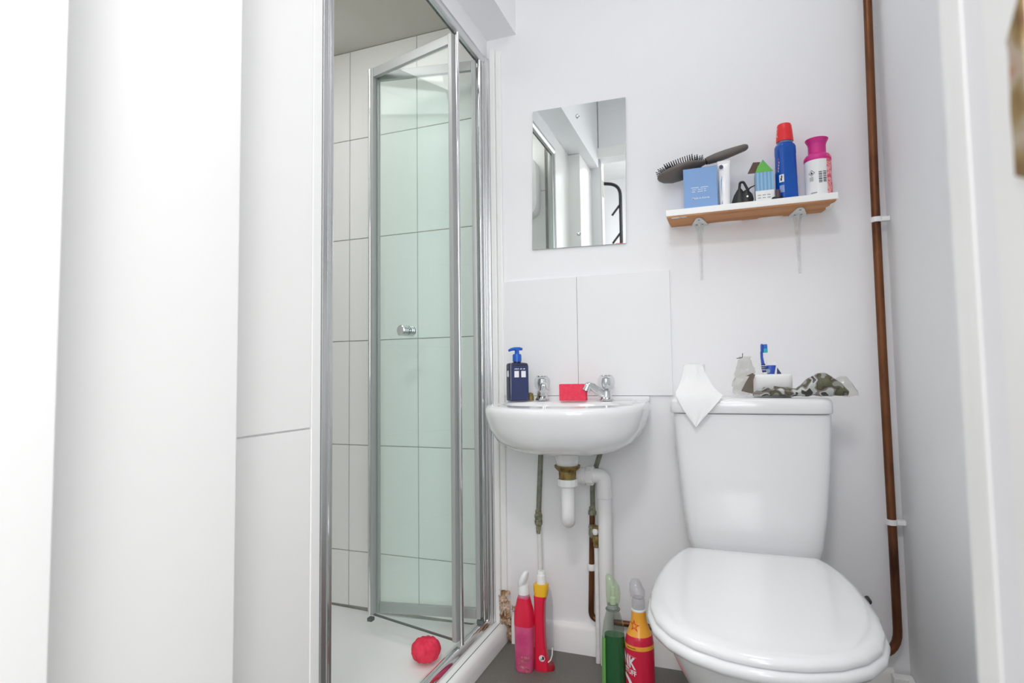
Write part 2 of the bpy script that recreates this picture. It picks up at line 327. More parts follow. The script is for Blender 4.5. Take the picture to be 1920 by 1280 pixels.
obj('hinge_bead', MB().tube([(P1.x + .012, P1.y, ZA - .006), (P1.x + .012, P1.y, ZB)], .0055, 12), CHROME, la)
obj('seal_strip', MB().box(.016, L - .014, -.0095, -.008, ZB - .0065, ZB - .001).xf(R), SEAL, la, smooth=False)
obj('pivot_block', MB().box(P1.x - .012, P1.x + .012, P1.y - .014, P1.y + .014, ZA - .014, ZA - .001), SEAL, la, bev=.002)
obj('guide_foot', MB().box(F.x - .012, F.x + .006, F.y - .01, F.y + .01, .076, .088), SEAL, lb, bev=.002)
# electric shower unit and hose on the partition, seen only in the mirror
t = thing('shower_unit', 'white rounded electric shower unit inside the cubicle', 'shower unit', (-.52, -.898, 1.69))
obj('casing', MB().loft([[(x, y, z) for x, z, y in [(p[0], p[1], yy) for p in sq(-.52, 1.845, 0, .125, .155, 5, 40)]] for yy in (-.897, -.83, -.822)]), WPLAS, t)
obj('dial', MB().lathe([(.03, -.822), (.028, -.805), (.001, -.803)], (-.52, 0, 1.8), 24, 'y'), WPLAS, t)
obj('hose', MB().tube(bend([(-.6, -.86, 1.69), (-.6, -.86, 1.1), (-.7, -.86, .95), (-.82, -.86, 1.1), (-.82, -.86, 1.9)], .1), .008), CHROME, t)
# pink scrubber on the tray
pf = MB(); rings = []
for i in range(15):
    v = i / 14; th = v * PI; ring = []
    for j in range(56):
        a = 2 * PI * j / 56
        r = (math.sin(th) ** .25) * (.0435 + (.0008 + .002 * v) * math.cos(11 * a) + .002 * noise.noise(Vector((math.cos(a) * 3, math.sin(a) * 3, v * 5))))
        ring.append((r * math.cos(a), r * math.sin(a), .064 * (1 - v) + .0012 * math.sin(11 * a)))
    rings.append(ring)
pf.loft(rings)
POUF = mat('coral_sponge', (238, 62, 92), .85, bump=.5, bscale=220, var=24, vscale=40)
sc = thing('bath_sponge', 'scalloped coral pink bath sponge lying on the shower tray', 'sponge', (-.4215, -.287, .0415), local=True)
obj('body', pf, POUF, sc)
# ------------------------------------------------------------------ mirror
mr = thing('wall_mirror', 'frameless rectangular mirror fixed with two dome screws', 'mirror', (.012, -.001, 1.572), local=True, rot=(0, .022, 0))
gl = obj('glass', MB().box(-.161, .161, -.0065, -.0015, -.2435, .2435), MIRR, mr, smooth=False)
obj('backing', MB().box(-.1605, .1605, -.0014, 0, -.243, .243), SEAL, mr, smooth=False)
for x, z in ((-.001, .203), (.004, -.201)):
    obj('dome_screw', MB().lathe([(.0072, -.0065), (.0068, -.0095), (.0045, -.0118), (.0001, -.0125)], (x, 0, z), 20, 'y'), CHROME, mr)
# ------------------------------------------------------------------ wall shelf
sh = thing('wall_shelf', 'short white shelf with raw wood underside on two brackets', 'shelf', (.534, -.06, 1.376))
obj('board', MB().box(.306, .7625, -.122, -.0005, 1.3675, 1.3865), GLOSSW, sh, bev=.002)
und = [(.3085, -.1195), (.757, -.1195), (.7545, -.1), (.748, -.09), (.7475, -.07), (.739, -.05), (.7445, -.03), (.7375, -.001), (.312, -.001), (.3095, -.05)]
uw = obj('underside', MB().prism(und, 'z', 1.3635, 1.3675), WOOD, sh, smooth=False)
for x0, y0, w_, d_ in ((.335, -.118, .03, .012), (.47, -.008, .1, .01), (.6, -.012, .07, .012), (.355, -.117, .022, .008)):
    obj('paint_drip', MB().loft([sq(x0, y0 + d_ / 2, 1.3628, w_ / 2, d_ / 2, 2, 14), sq(x0, y0 + d_ / 2, 1.3637, w_ / 2, d_ / 2, 2, 14)]), GLOSSW, uw)
for x in (.398, .6735):
    arm = [(x - .024, -.001), (x - .022, -.02), (x - .011, -.074), (x - .0085, -.083), (x - .004, -.0885), (x + .004, -.0885), (x + .0085, -.083), (x + .011, -.074), (x + .022, -.02), (x + .024, -.001)]
    b = obj('bracket', MB().prism(arm, 'z', 1.3595, 1.3632), BRACK, sh, bev=.0008)
    obj('leg', MB().loft([sq(x, -.0025, 1.362, .013, .0024, 3, 16), sq(x, -.0025, 1.338, .008, .0024, 3, 16), sq(x, -.0022, 1.25, .0045, .002, 3, 16), sq(x, -.002, 1.19, .003, .0012, 3, 16)]), BRACK, b)
    obj('rib', MB().tube([(x, -.045, 1.3585), (x, -.025, 1.354), (x, -.008, 1.338), (x, -.004, 1.29), (x, -.003, 1.225)], .0022, 8), BRACK, b)
    for yy, dx in ((-.074, 0), (-.02, -.009), (-.02, .009)):
        obj('screw', MB().lathe([(.0001, 1.3583), (.0026, 1.3585), (.003, 1.3594)], (x + dx, yy, 0), 12), SEAL, b)
# ------------------------------------------------------------------ copper riser
cp = thing('copper_riser', 'tall tarnished copper pipe rising in the corner beside the toilet', 'pipe', (.866, -.03, .13))
pth = bend([(.45, -.034, .130), (.868, -.034, .130), (.868, -.034, .40), (.866, -.034, .9), (.867, -.034, 1.4), (.874, -.034, 2.0), (.878, -.034, 2.6)], .075, 8)
obj('pipe', MB().tube(pth, .0112, 14), COPPER, cp)
for z in (1.3195, .489):
    cl = obj('pipe_clip', MB().lathe([(.0113, z - .0075), (.0142, z - .007), (.0142, z + .007), (.0113, z + .0075)], (.867, -.034, 0), 18), WPLAS, cp)
    obj('clip_foot', MB().box(.879, .8995, -.043, -.025, z - .0065, z + .0065), WPLAS, cl, bev=.002)
# ------------------------------------------------------------------ wash basin
wb = thing('wash_basin', 'small white wall-hung basin with two crystal taps', 'basin', (0, -.2, .66))
NB = 64
def outl(w, d, z, cy=0, e=2.7, front=0, back=0.0):
    r = []
    for j in range(NB):
        a = 2 * PI * j / NB; c, s_ = math.cos(a), math.sin(a)
        x = w * math.copysign(abs(c) ** (2 / e), c)
        if s_ >= 0: y = -.20 + (.20 - .0005 - back) * abs(s_) ** (2 / 9)
        else: y = -.20 - (d - .20) * abs(s_) ** (2 / 2.15)
        if s_ >= 0: x = w * (1 if c > 0 else -1) * (abs(c) ** (2 / 9)) if abs(c) > 0 else 0
        if s_ < 0: x = w * math.copysign(abs(c) ** (2 / 2.15), c)
        r.append((x, y, z + (front * (1 - (y + d) / d))))
    return r
def bowl(rx, ry, z, cy=-.225): 
    r = []
    for j in range(NB):
        a = 2 * PI * j / NB; r.append((rx * math.copysign(abs(math.cos(a)) ** .85, math.cos(a)), cy + ry * math.sin(a), z))
    return r
rings = [bowl(.035, .03, .66, -.17), outl(.05, .215, .664, back=.12), outl(.115, .285, .669, back=.08), outl(.165, .335, .682, back=.03), outl(.203, .365, .706), outl(.225, .385, .742), outl(.235, .396, .782, front=-.004), outl(.238, .399, .797, front=-.005), outl(.2365, .397, .808, front=-.007), outl(.232, .392, .8145, front=-.0085), outl(.222, .383, .8165, front=-.009)]
rings += [bowl(.178, .132, .813), bowl(.172, .126, .806), bowl(.155, .108, .765), bowl(.12, .08, .728), bowl(.06, .045, .713), bowl(.02, .018, .708, -.2)]
body = obj('bowl', MB().loft(rings), CERAM, wb, angle=80)
obj('upstand', MB().box(-.231, .231, -.014, -.0008, .81, .828), CERAM, wb, bev=.005)
obj('overflow', MB().loft([sq(.02, -.115, .788, .012, .004, 2, 16), sq(.02, -.117, .789, .012, .004, 2, 16)]), SEAL, wb)
obj('waste_neck', MB().lathe([(.045, .668), (.037, .655), (.034, .628), (.03, .624)], (.0, -.17, 0)), CERAM, wb)
ACR = clear('crystal_acrylic', (248, 250, 250), .03, 1, .10, (235, 238, 238))
def tap(x, spout):
    y = -.066; b = thing('basin_tap', '', 'tap', (x, y, .8165))
    bd = obj('body', MB().lathe([(.0225, .8168), (.0225, .822), (.019, .826), (.0165, .834), (.0165, .846), (.013, .85)], (x, y, 0)), CHROME, b)
    hn = obj('handle', MB(), CHROME, b)
    n = 48; rg = []
    for r, z in ((.012, .849), (.019, .853), (.0245, .862), (.0262, .874), (.0245, .887), (.018, .8935)):
        rg.append([((r * (1 + .05 * math.cos(8 * 2 * PI * j / n))) * math.cos(2 * PI * j / n) + x, (r * (1 + .05 * math.cos(8 * 2 * PI * j / n))) * math.sin(2 * PI * j / n) + y, z) for j in range(n)])
    bpy.data.objects.remove(hn)
    hn = obj('handle', MB().loft(rg), ACR, b)
    obj('handle_core', MB().lathe([(.006, .85), (.012, .855), (.0165, .872), (.014, .886), (.008, .889)], (x, y, 0)), CHROME, hn)
    obj('cap', MB().lathe([(.016, .892), (.0195, .8935), (.018, .8965), (.001, .898)], (x, y, 0)), CHROME, hn)
    obj('spout', MB().tube(bend([(x + spout[0] * .006, y + spout[1] * .006, .833), (x + spout[0] * .03, y + spout[1] * .03, .846), (x + spout[0] * .062, y + spout[1] * .062, .864), (x + spout[0] * .068, y + spout[1] * .068, .849)], .014, 6), [.0125] * 6 + [.0115] * 40, 16) if False else MB().tube(bend([(x + spout[0] * .006, y + spout[1] * .006, .831), (x + spout[0] * .032, y + spout[1] * .032, .850), (x + spout[0] * .058, y + spout[1] * .058, .868), (x + spout[0] * .067, y + spout[1] * .067, .850)], .016, 7), .0128, 16), CHROME, b)
    obj('nozzle', MB().tube([(x + spout[0] * .0655, y + spout[1] * .0655, .853), (x + spout[0] * .068, y + spout[1] * .068, .8475)], .0142, 16), CHROME, b)
    return b
a_ = tap(-.108, (.38, -.92)); a_['label'] = 'chrome basin tap with crystal handle next to the navy soap bottle'; a_['group'] = 'taps on the basin'
a_ = tap(.104, (-.86, -.51)); a_['label'] = 'chrome crystal-handled tap whose spout points at the pink sponge'; a_['group'] = 'taps on the basin'
t = tag(obj('chain_stay', MB().lathe([(.0125, .8165), (.0125, .829), (.010, .836), (.0105, .839), (.004, .842), (.0005, .8425)], (-.146, -.077, 0), 9), BRASS), 'small corroded brass stub on the basin deck', 'plug fitting')
# soap dispenser
NAVY = mat('navy_bottle', (42, 44, 76), .22, coat=.3); NAVL = mat('navy_label', (46, 56, 98), .4)
BLUEP = pm('blue_pump_plastic', (28, 96, 196), .3)
WHT = mat('label_white', (236, 236, 240), .5)
sp = thing('soap_dispenser', 'navy rectangular pump bottle with bright blue pump head', 'soap bottle', (-.174, -.122, .8168), local=True, rot=(0, 0, .64))
bd = obj('bottle', MB().loft([sq(0, 0, 0, .030, .018, 7, 40), sq(0, 0, .003, .033, .0205, 7, 40), sq(0, 0, .115, .033, .0205, 7, 40), sq(0, 0, .121, .031, .019, 6, 40), sq(0, 0, .1235, .022, .014, 4, 40), sq(0, 0, .1245, .0125, .0125, 2, 40), sq(0, 0, .128, .0125, .0125, 2, 40)]), NAVY, sp)
obj('label', MB().box(-.0245, .031, -.0212, -.0205, .004, .112), NAVL, bd, smooth=False)
for x in (-.0085, .0145): obj('white_square', MB().box(x - .0075, x + .0075, -.0217, -.0212, .076, .0965), WHT, bd, smooth=False)
obj('white_square', MB().box(-.0336, -.033, -.016, .004, .078, .0975), WHT, bd, smooth=False)
lt = MB()
for k, (a, b) in enumerate(((-.0155, -.0125), (-.0115, -.0085), (-.0075, -.005), (-.004, -.0015), (.003, .006), (.0068, .0095), (.013, .0158), (.0166, .0195))): lt.box(a, b, -.0217, -.0212, .1015, .1038 + .0008 * (k % 2))
obj('print', lt, WHT, bd, smooth=False)
pu = obj('pump', MB().lathe([(.0145, .1275), (.0145, .147), (.0125, .151), (.0075, .152), (.0072, .163), (.0085, .165), (.008, .168), (.0001, .169)]), BLUEP, sp)
obj('nozzle', MB().tube([(.018, -.002, .167), (.008, 0, .1685), (-.010, -.001, .168), (-.022, -.004, .1655), (-.029, -.006, .162)], [.004, .0058, .0056, .0048, .0038], 12), BLUEP, pu)
# sponge
SPG = mat('pink_sponge', (243, 72, 98), .9, bump=.6, bscale=420, var=10, vscale=120)
t = tag(obj('cleaning_sponge', MB().box(-.040, .046, -.105, -.078, .8168, .8695), SPG, bev=.0025), 'flat coral pink cleaning sponge stood on edge between the taps', 'sponge')
# ------------------------------------------------------------------ pipework under the basin
tp = thing('basin_trap', 'white plastic P-trap and waste pipe with brass waste fitting', 'trap', (.0, -.17, .58))
br = obj('brass_waste', MB().lathe([(.0395, .626), (.0385, .619), (.032, .613), (.0265, .608), (.026, .590), (.026, .586)], (.0, -.17, 0)), BRASS, tp)
obj('trap_nut', MB().lathe([(.0295, .5855), (.0305, .584), (.0305, .566), (.0285, .563)], (.0, -.17, 0), 12), WPLAS, tp, angle=20)
obj('trap_tube', MB().tube(bend([(0, -.17, .564), (0, -.17, .452), (-.019, -.094, .452), (-.019, -.094, .581), (.055, -.075, .582)], .040, 9), .0205, 18), WPLAS, tp)
obj('coupling', MB().lathe([(.025, .012), (.0265, .016), (.0265, .022), (.024, .024), (.0265, .026), (.0265, .034), (.024, .036)], (.0, -.082, .582), 24, 'x'), WPLAS, tp)
obj('coupling_nut', MB().lathe([(.029, .037), (.0305, .039), (.0305, .057), (.029, .059)], (0, -.074, .581), 10, 'x'), WPLAS, tp, angle=20)
obj('elbow', MB().tube(bend([(.054, -.072, .581), (.0885, -.064, .581), (.0885, -.060, .515)], .036, 9), .0225, 20), WPLAS, tp)
obj('elbow_collar', MB().lathe([(.0225, .546), (.0242, .544), (.0242, .512), (.0225, .510)], (.0885, -.058, 0), 24), WPLAS, tp)
obj('waste_pipe', MB().tube([(.0885, -.058, .515), (.086, -.056, .001)], .0212, 20), WPLAS, tp)
hs = thing('tap_feed_pipe', 'greenish grey feed pipe dropping to a white painted pipe', 'pipe', (-.13, -.04, 0))
obj('upper_pipe', MB().tube([(-.122, -.045, .70), (-.1245, -.042, .63), (-.131, -.04, .53), (-.135, -.04, .455)], .0085, 12), COPGR, hs)
obj('compression_joint', MB().lathe([(.0088, .456), (.0105, .452), (.0105, .444), (.0125, .44), (.0135, .434), (.0125, .428), (.0105, .426), (.0125, .424), (.0135, .416), (.0125, .408), (.009, .404), (.009, .39), (.0072, .378)], (-.136, -.04, 0), 9), VERDI, hs, angle=25)
obj('painted_pipe', MB().tube([(-.134, -.038, .40), (-.131, -.038, .002)], .0075, 12), WPIPE, hs)
fe = thing('copper_feed_pipe', 'brown copper feed pipe with valve and elbow beside the waste pipe', 'pipe', (.04, -.04, .12))
obj('upper_pipe', MB().tube(bend([(.086, -.040, .676), (.072, -.030, .645), (.0425, -.022, .56), (.0425, -.022, .455)], .05), .008, 12), COPGR, fe)
obj('valve', MB().lathe([(.008, .474), (.0105, .47), (.0105, .464), (.0135, .458), (.0135, .449), (.0095, .446), (.008, .442), (.008, .418), (.012, .415), (.0135, .408), (.011, .403), (.0125, .398), (.0135, .386), (.012, .378), (.009, .374)], (.0405, -.022, 0), 10), VERDI, fe, angle=25)
obj('lower_pipe', MB().tube(bend([(.0405, -.022, .45), (.032, -.022, .2), (.029, -.022, .118), (.44, -.026, .120)], .028, 7), .009, 12), COPPER, fe)
obj('pipe_clip', MB().lathe([(.0125, .292), (.0135, .29), (.0135, .274), (.0125, .272)], (.0345, -.022, 0), 10), WPLAS, fe)
pw = thing('painted_stub_pipe', 'thin white painted pipe to the floor with corroded brass stop end', 'pipe', (.058, -.06, 0))
obj('pipe', MB().tube([(.0565, -.0455, .352), (.0565, -.050, .06), (.0565, -.055, .001)], .0070, 12), WPIPE, pw)
obj('stop_end', MB().lathe([(.0085, .352), (.0105, .356), (.0095, .364), (.0115, .37), (.0115, .382), (.0085, .388), (.0105, .396), (.010, .404), (.012, .41), (.0115, .418), (.0005, .421)], (.0565, -.0455, 0), 8), BRASS, pw, angle=25)
obj('paint_blob', MB().lathe([(.0005, .414), (.008, .41), (.0095, .402), (.007, .394), (.0005, .391)], (.056, -.0535, 0), 10), WPLAS, pw)
t = tag(obj('screw_hole', MB().lathe([(.001, -.0004), (.0065, -.0004), (.0065, -.0012), (.001, -.0012)], (.017, 0, .546), 12, 'y'), mat('dark_hole', (96, 86, 86), .9)), 'small dark screw hole in the wall behind the trap', 'hole')
# ------------------------------------------------------------------ toilet
to = thing('toilet', 'white close-coupled toilet with closed lid and tall cistern', 'toilet', (.51, -.4, 0))
CX = .512
tank = [(.372, .15, .055, -.105), (.40, .160, .078, -.108), (.44, .170, .083, -.109), (.52, .182, .086, -.107), (.64, .193, .090, -.105), (.74, .199, .0925, -.104), (.786, .201, .0935, -.104)]
rg = [sq(CX + .003, cy, z, rx, ry, 7.5, 56) for z, rx, ry, cy in tank]
tk = obj('cistern', MB().loft(rg), CERAM, to, angle=70)
ld = [(.7875, .2005, .094), (.789, .2055, .1), (.792, .207, .1015), (.813, .207, .1015), (.823, .2045, .099), (.8285, .199, .0935), (.8298, .188, .084)]
obj('cistern_lid', MB().loft([sq(CX + .0005, -.104, z, rx, ry, 8, 56) for z, rx, ry in ld]), CERAM, to, angle=70)
half = [(-.262, .150), (-.266, .158), (-.30, .171), (-.36, .187), (-.44, .200), (-.52, .2055), (-.60, .2055), (-.67, .1985), (-.73, .180), (-.775, .150), (-.81, .108), (-.832, .06), (-.84, .02)]
def egg(z, off=0.0, dy=0.0, skew=-.000):
    pts = []
    for y, w in half: pts.append((y, w + off * (1 if w > .1 else w / .1)))
    y0 = lambda y: y + (off if y > -.28 else (-off * max(0, (-y - .5) / .34))) + dy
    R_ = [(CX - .008 + w, y0(y), z) for y, w in pts]; L_ = [(CX - .008 - w, y0(y), z) for y, w in reversed(pts)]
    return R_ + L_
def egs(z, f): return [(CX - .008 + (x - CX + .008) * f, -.54 + (y + .54) * f, z) for x, y, _ in egg(z)]
ll = obj('lid', MB().loft([egg(.4250, .001), egg(.4258, .004), egg(.431, .005), egg(.437, .002), egg(.4412, -.006), egs(.4430, .945), egs(.4440, .85), egs(.4446, .6), egs(.4449, .3), egs(.4450, .06)]), CERAM, to, angle=60)
st = obj('seat', MB().loft([egg(.3975, -.004), egg(.401, .006), egg(.408, .010), egg(.416, .010), egg(.422, .006), egg(.4245, -.002)]), CERAM, to, angle=60)
def pan(z, f, cy, e=0):
    o_ = egg(z, 0); return [(CX - .008 + (x - CX + .008) * f, cy + (y - cy) * (f if e == 0 else e), z) for x, y, _ in o_]
pn = obj('pan', MB().loft([pan(.0005, .62, -.33, .66), pan(.03, .58, -.33, .62), pan(.12, .55, -.33, .58), pan(.2, .60, -.36, .64), pan(.28, .72, -.42, .76), pan(.34, .83, -.48, .86), pan(.38, .905, -.5, .925), pan(.397, .93, -.5, .94)]), CERAM, to, angle=60)
obj('pan_shelf', MB().loft([sq(CX, -.19, .30, .10, .12, 5, 32), sq(CX, -.17, .36, .135, .14, 6, 32), sq(CX, -.165, .384, .145, .145, 7, 32)]), CERAM, to, angle=60)
# toilet roll with a loose sheet
PAPER = mat('tissue', (246, 246, 246), .95, bump=.15, bscale=300)
ro = thing('toilet_roll', 'nearly finished toilet roll with a sheet hanging over the cistern edge', 'toilet roll', (.376, -.135, .83))
obj('roll', MB().lathe([(.019, .924), (.028, .9245), (.0295, .922), (.0295, .832), (.019, .832)], (.3745, -.145, 0), 32, cap=False), PAPER, ro)
obj('core', MB().lathe([(.0188, .925), (.0182, .925), (.0182, .832), (.0188, .832)], (.3745, -.145, 0), 24, cap=False), mat('cardboard', (188, 172, 150), .9), ro)
shp = [(.921, .349, .397, -.169), (.905, .345, .402, -.174), (.885, .341, .411, -.178), (.862, .333, .424, -.190), (.848, .327, .436, -.206), (.838, .327, .4495, -.213), (.825, .333, .441, -.2165), (.80, .345, .420, -.218), (.775, .3605, .398, -.218), (.752, .376, .379, -.2165)]
rows_ = []
for k, (z, a, b, y) in enumerate(shp):
    rows_.append([(a + (b - a) * i / 10, y + .0018 * math.sin(i * 1.7 + k) - (.007 * math.sin(PI * i / 10) if k < 4 else 0) + (.012 * abs(i / 10 - .5) if k < 3 else 0), z + .001 * math.sin(i * 2.1)) for i in range(11)])
shm = MB().loft(rows_, cap=False, closed=False); n0 = len(shm.v)
shm.v += [(x, y + .0006, z) for x, y, z in shm.v]; shm.f += [tuple(i + n0 for i in reversed(q)) for q in shm.f]
obj('loose_sheet', shm, PAPER, ro, angle=60)
# white holder with brush and toothpaste
ho = thing('toothbrush_holder', 'plain white oblong holder on the cistern lid', 'holder', (.577, -.125, .83))
hr = [(.8300, .046, .027), (.833, .0505, .0305), (.886, .0515, .0315), (.892, .050, .030), (.8935, .046, .026), (.892, .044, .024), (.84, .043, .023)]
obj('cup', MB().loft([sq(.577, -.125, z, rx, ry, 6, 44) for z, rx, ry in hr]), WPLAS, ho, angle=60)
TBW = pm('toothbrush_white', (238, 240, 244)); TBB = pm('toothbrush_blue', (38, 84, 184)); TBD = pm('toothbrush_navy', (52, 60, 120))
tb = thing('toothbrush', 'upright blue and white toothbrush with teal bristles in the holder', 'toothbrush', (.557, -.128, .842))
obj('handle', MB().tube([(.566, -.126, .8405), (.563, -.127, .87), (.560, -.128, .905)], [.005, .0065, .0065], 12), TBW, tb)
obj('grip', MB().tube([(.5605, -.1282, .899), (.5585, -.129, .912), (.557, -.129, .922)], [.0062, .0068, .005], 12), TBD, tb)
for z in (.9055, .911, .9165): obj('grip_stripe', MB().lathe([(.0066, z - .0008), (.0072, z), (.0066, z + .0008)], (.5592 - (z - .905) * .15, -.1288, 0), 14), TBW, tb)
obj('neck', MB().tube([(.557, -.129, .92), (.5545, -.129, .94), (.5545, -.129, .957)], [.0045, .0036, .0036], 12), TBB, tb)
obj('head', MB().loft([sq(.5555, -.129, z, .0036 * k, .0066 * k, 2.5, 16) for z, k in ((.951, .5), (.954, 1), (.972, 1), (.976, .8), (.978, .3))]), TBB, tb)
obj('bristles', MB().box(.559, .5695, -.1345, -.1235, .965, .9765), pm('bristle_blue', (40, 108, 200), .6), tb, bev=.001)
obj('bristles', MB().box(.559, .5700, -.1345, -.1235, .953, .965), pm('bristle_teal', (52, 178, 196), .6), tb, bev=.001)
tpst = thing('toothpaste_tube', 'blue toothpaste tube with white crimped end in the holder', 'toothpaste', (.577, -.118, .842))
obj('tube', MB().loft([sq(.5725, -.116, .8425, .011, .010, 2, 24), sq(.574, -.116, .89, .0115, .008, 2.4, 24), sq(.5785, -.116, .918, .0125, .003, 3, 24)]), pm('toothpaste_blue', (44, 84, 190), .25), tpst)
obj('crimp', MB().loft([sq(.5785, -.116, .9175, .0128, .0028, 6, 24), sq(.580, -.116, .9275, .0132, .0016, 6, 24)]), WPLAS, tpst)
obj('round_mark', MB().lathe([(.0001, -.1252), (.0062, -.1252), (.0062, -.1236)], (.5685, 0, .902), 18, 'y'), pm('pale_blue_mark', (150, 180, 200), .4), tpst)
t = tag(obj('folded_packet', MB().prism([(.589, .845), (.604, .845), (.6035, .896), (.594, .911)], 'y', -.112, -.106), pm('navy_packet', (64, 66, 120), .4)), 'corner of a dark blue packet poking out of the holder', 'packet')
# camouflage pouch and crumpled film
CAMO = ramp_mat('camouflage_print', [(0, (150, 150, 146)), (.36, (92, 92, 66)), (.45, (70, 66, 58)), (.50, (128, 118, 112)), (.56, (188, 194, 190)), (.63, (66, 60, 60))], 34, .35, 1.2, bump=0, const=True)
FILM = clear('crumpled_film', (246, 246, 244), .16, 1, .2, (214, 212, 206))
def crumple(fn, nu, nv, amp, seed, sc_=30):
    mb = MB(); g = []
    for i in range(nu + 1):
        row = []
        for k in range(nv + 1):
            p = Vector(fn(i / nu, k / nv)); q = p * sc_ + Vector((seed, 0, 0))
            d = Vector((noise.noise(q), noise.noise(q + Vector((7, 3, 1))), noise.noise(q + Vector((2, 9, 4)))))
            q2 = p * sc_ * 2.7; d += .5 * Vector((abs(noise.noise(q2)), noise.noise(q2 + Vector((4, 4, 4))), abs(noise.noise(q2 + Vector((8, 1, 1))))))
            row.append(p + d * amp)
        g.append(row)
    return mb.loft([[tuple(p) for p in r] for r in g], cap=False, closed=True)
def pouch(u, v):
    a = 2 * PI * v; x = .525 + .226 * u; w = math.sin(PI * min(1, max(0, .04 + u * .93))) ** .45
    hz = (.0125 + .003 * math.sin(u * 9)) if u < .48 else (.0115 + .024 * math.sin(PI * min(1, (u - .48) / .64)) ** 1.2)
    return (x, -.176 - .006 * u + .017 * w * math.cos(a) * (1 + u * .5), .8345 + hz * w * (1 + math.sin(a)))
po = thing('camouflage_pouch', 'crumpled camouflage print pouch lying on the cistern lid', 'pouch', (.62, -.17, .83))
obj('pouch', crumple(pouch, 40, 28, .0035, 1.5, 55), CAMO, po, angle=35)
def filmr(u, v):
    a = 2 * PI * v; x = .728 + .05 * u; w = math.sin(PI * min(1, .25 + u * .74)) ** .6
    return (x, -.165 + .02 * w * math.cos(a), .834 + .027 * w * (1 + math.sin(a)) * (1 - .25 * u))
obj('clear_end', crumple(filmr, 16, 24, .006, 4.2, 50), FILM, po, angle=25)
fi = thing('plastic_wrapper', 'crumpled clear wrapper with a brown flap beside the holder', 'wrapper', (.51, -.12, .83))
def filml(u, v):
    a = 2 * PI * v; z = .836 + .108 * u; w = .6 + .5 * math.sin(PI * min(1, u * .9 + .15))
    return (.500 + .014 * u + .027 * w * math.cos(a) * (1.0 - .1 * u), -.076 + .013 * w * math.sin(a), z)
obj('film', crumple(filml, 20, 24, .009, 8.8, 55), FILM, fi, angle=25)
obj('flap', MB().prism([(.497, .848), (.528, .840), (.529, .878), (.5345, .893), (.522, .893), (.508, .870)], 'y', -.168, -.166), ramp_mat('brown_camouflage', [(.3, (84, 66, 56)), (.5, (112, 92, 84)), (.65, (96, 100, 78))], 45, .5, 2), fi, smooth=False)
obj('flap', MB().prism([(.512, .889), (.529, .897), (.540, .889), (.538, .885), (.524, .888)], 'y', -.142, -.139), ramp_mat('brown_camouflage_dark', [(.3, (74, 58, 54)), (.6, (110, 92, 88))], 45, .5, 2), fi, smooth=False)
obj('wire_twist', MB().tube([(.489, -.118, .939), (.504, -.118, .941), (.5055, -.118, .953)], .0011, 6), BLACK, fi)
# ------------------------------------------------------------------ things on the wall shelf (top at 1.3865)
ZS = 1.3867
def wrap(v2, a0, z0, rfun, cx, cy, e, tilt=0.0, eps=.0004, sx=1.0):
    """lay flat print (u across, v up) round an upright bottle; a0 = facing angle"""
    out = []
    for p in v2:
        u, w = p[0] * sx, p[1] + p[0] * tilt; z = z0 + w; rx, ry = rfun(z); a = a0 + u / ((rx + ry) / 2)
        c, s_ = math.cos(a), math.sin(a)
        if e != 2:
            k = (abs(c / rx) ** e + abs(s_ / ry) ** e) ** (-1 / e); out.append((cx + c * (k + eps), cy + s_ * (k + eps), z))
        else: out.append((cx + (rx + eps) * c, cy + (ry + eps) * s_, z))
    return out
def quad(u0, u1, v0, v1, nu=4):
    v = []; f = []
    for i in range(nu + 1):
        u = u0 + (u1 - u0) * i / nu; v += [(u, v0, 0), (u, v1, 0)]
    for i in range(nu): f.append((2 * i, 2 * i + 2, 2 * i + 3, 2 * i + 1))
    return v, f
BOXB = mat('blue_carton', (122, 162, 214), .4); BOXD = mat('blue_carton_side', (36, 96, 160), .4); PRW = mat('white_print', (226, 236, 246), .5)
bb = thing('blue_carton', 'light blue open carton with small white print on the shelf', 'box', (.405, -.082, ZS))
cw = MB().box(.3585, .4535, -.102, -.101, ZS, 1.5095).box(.3585, .4535, -.026, -.025, ZS, 1.5095).box(.4525, .4535, -.101, -.026, ZS, 1.5095).box(.3585, .3595, -.101, -.026, ZS, 1.476).box(.3595, .4525, -.101, -.026, ZS, ZS + .001)
bd = obj('carton', cw, BOXB, bb, smooth=False)
obj('edge', MB().box(.4537, .4541, -.1015, -.0255, ZS + .001, 1.509), BOXD, bd, smooth=False)
obj('edge', MB().box(.359, .4535, -.1019, -.1011, 1.5096, 1.5102), BOXD, bd, smooth=False)
mk = MB(); v, f = text_flat('Made in Korea', .0083); mk.add([(p[0] + .4065, -.1024, p[1] + 1.4185) for p in v], f)
for z, seg in ((1.4505, ((.380, .4005), (.4075, .4265))), (1.4445, ((.3835, .3935), (.3995, .4135), (.4165, .4215))), (1.4385, ((.3825, .391), (.3985, .414), (.4165, .4225)))):
    for a, b in seg:
        x = a
        while x < b: mk.box(x, x + .0022, -.10245, -.1022, z - .0013, z + .0013 - .0006 * random.random()); x += .0031
obj('print', mk, PRW, bd, smooth=False)
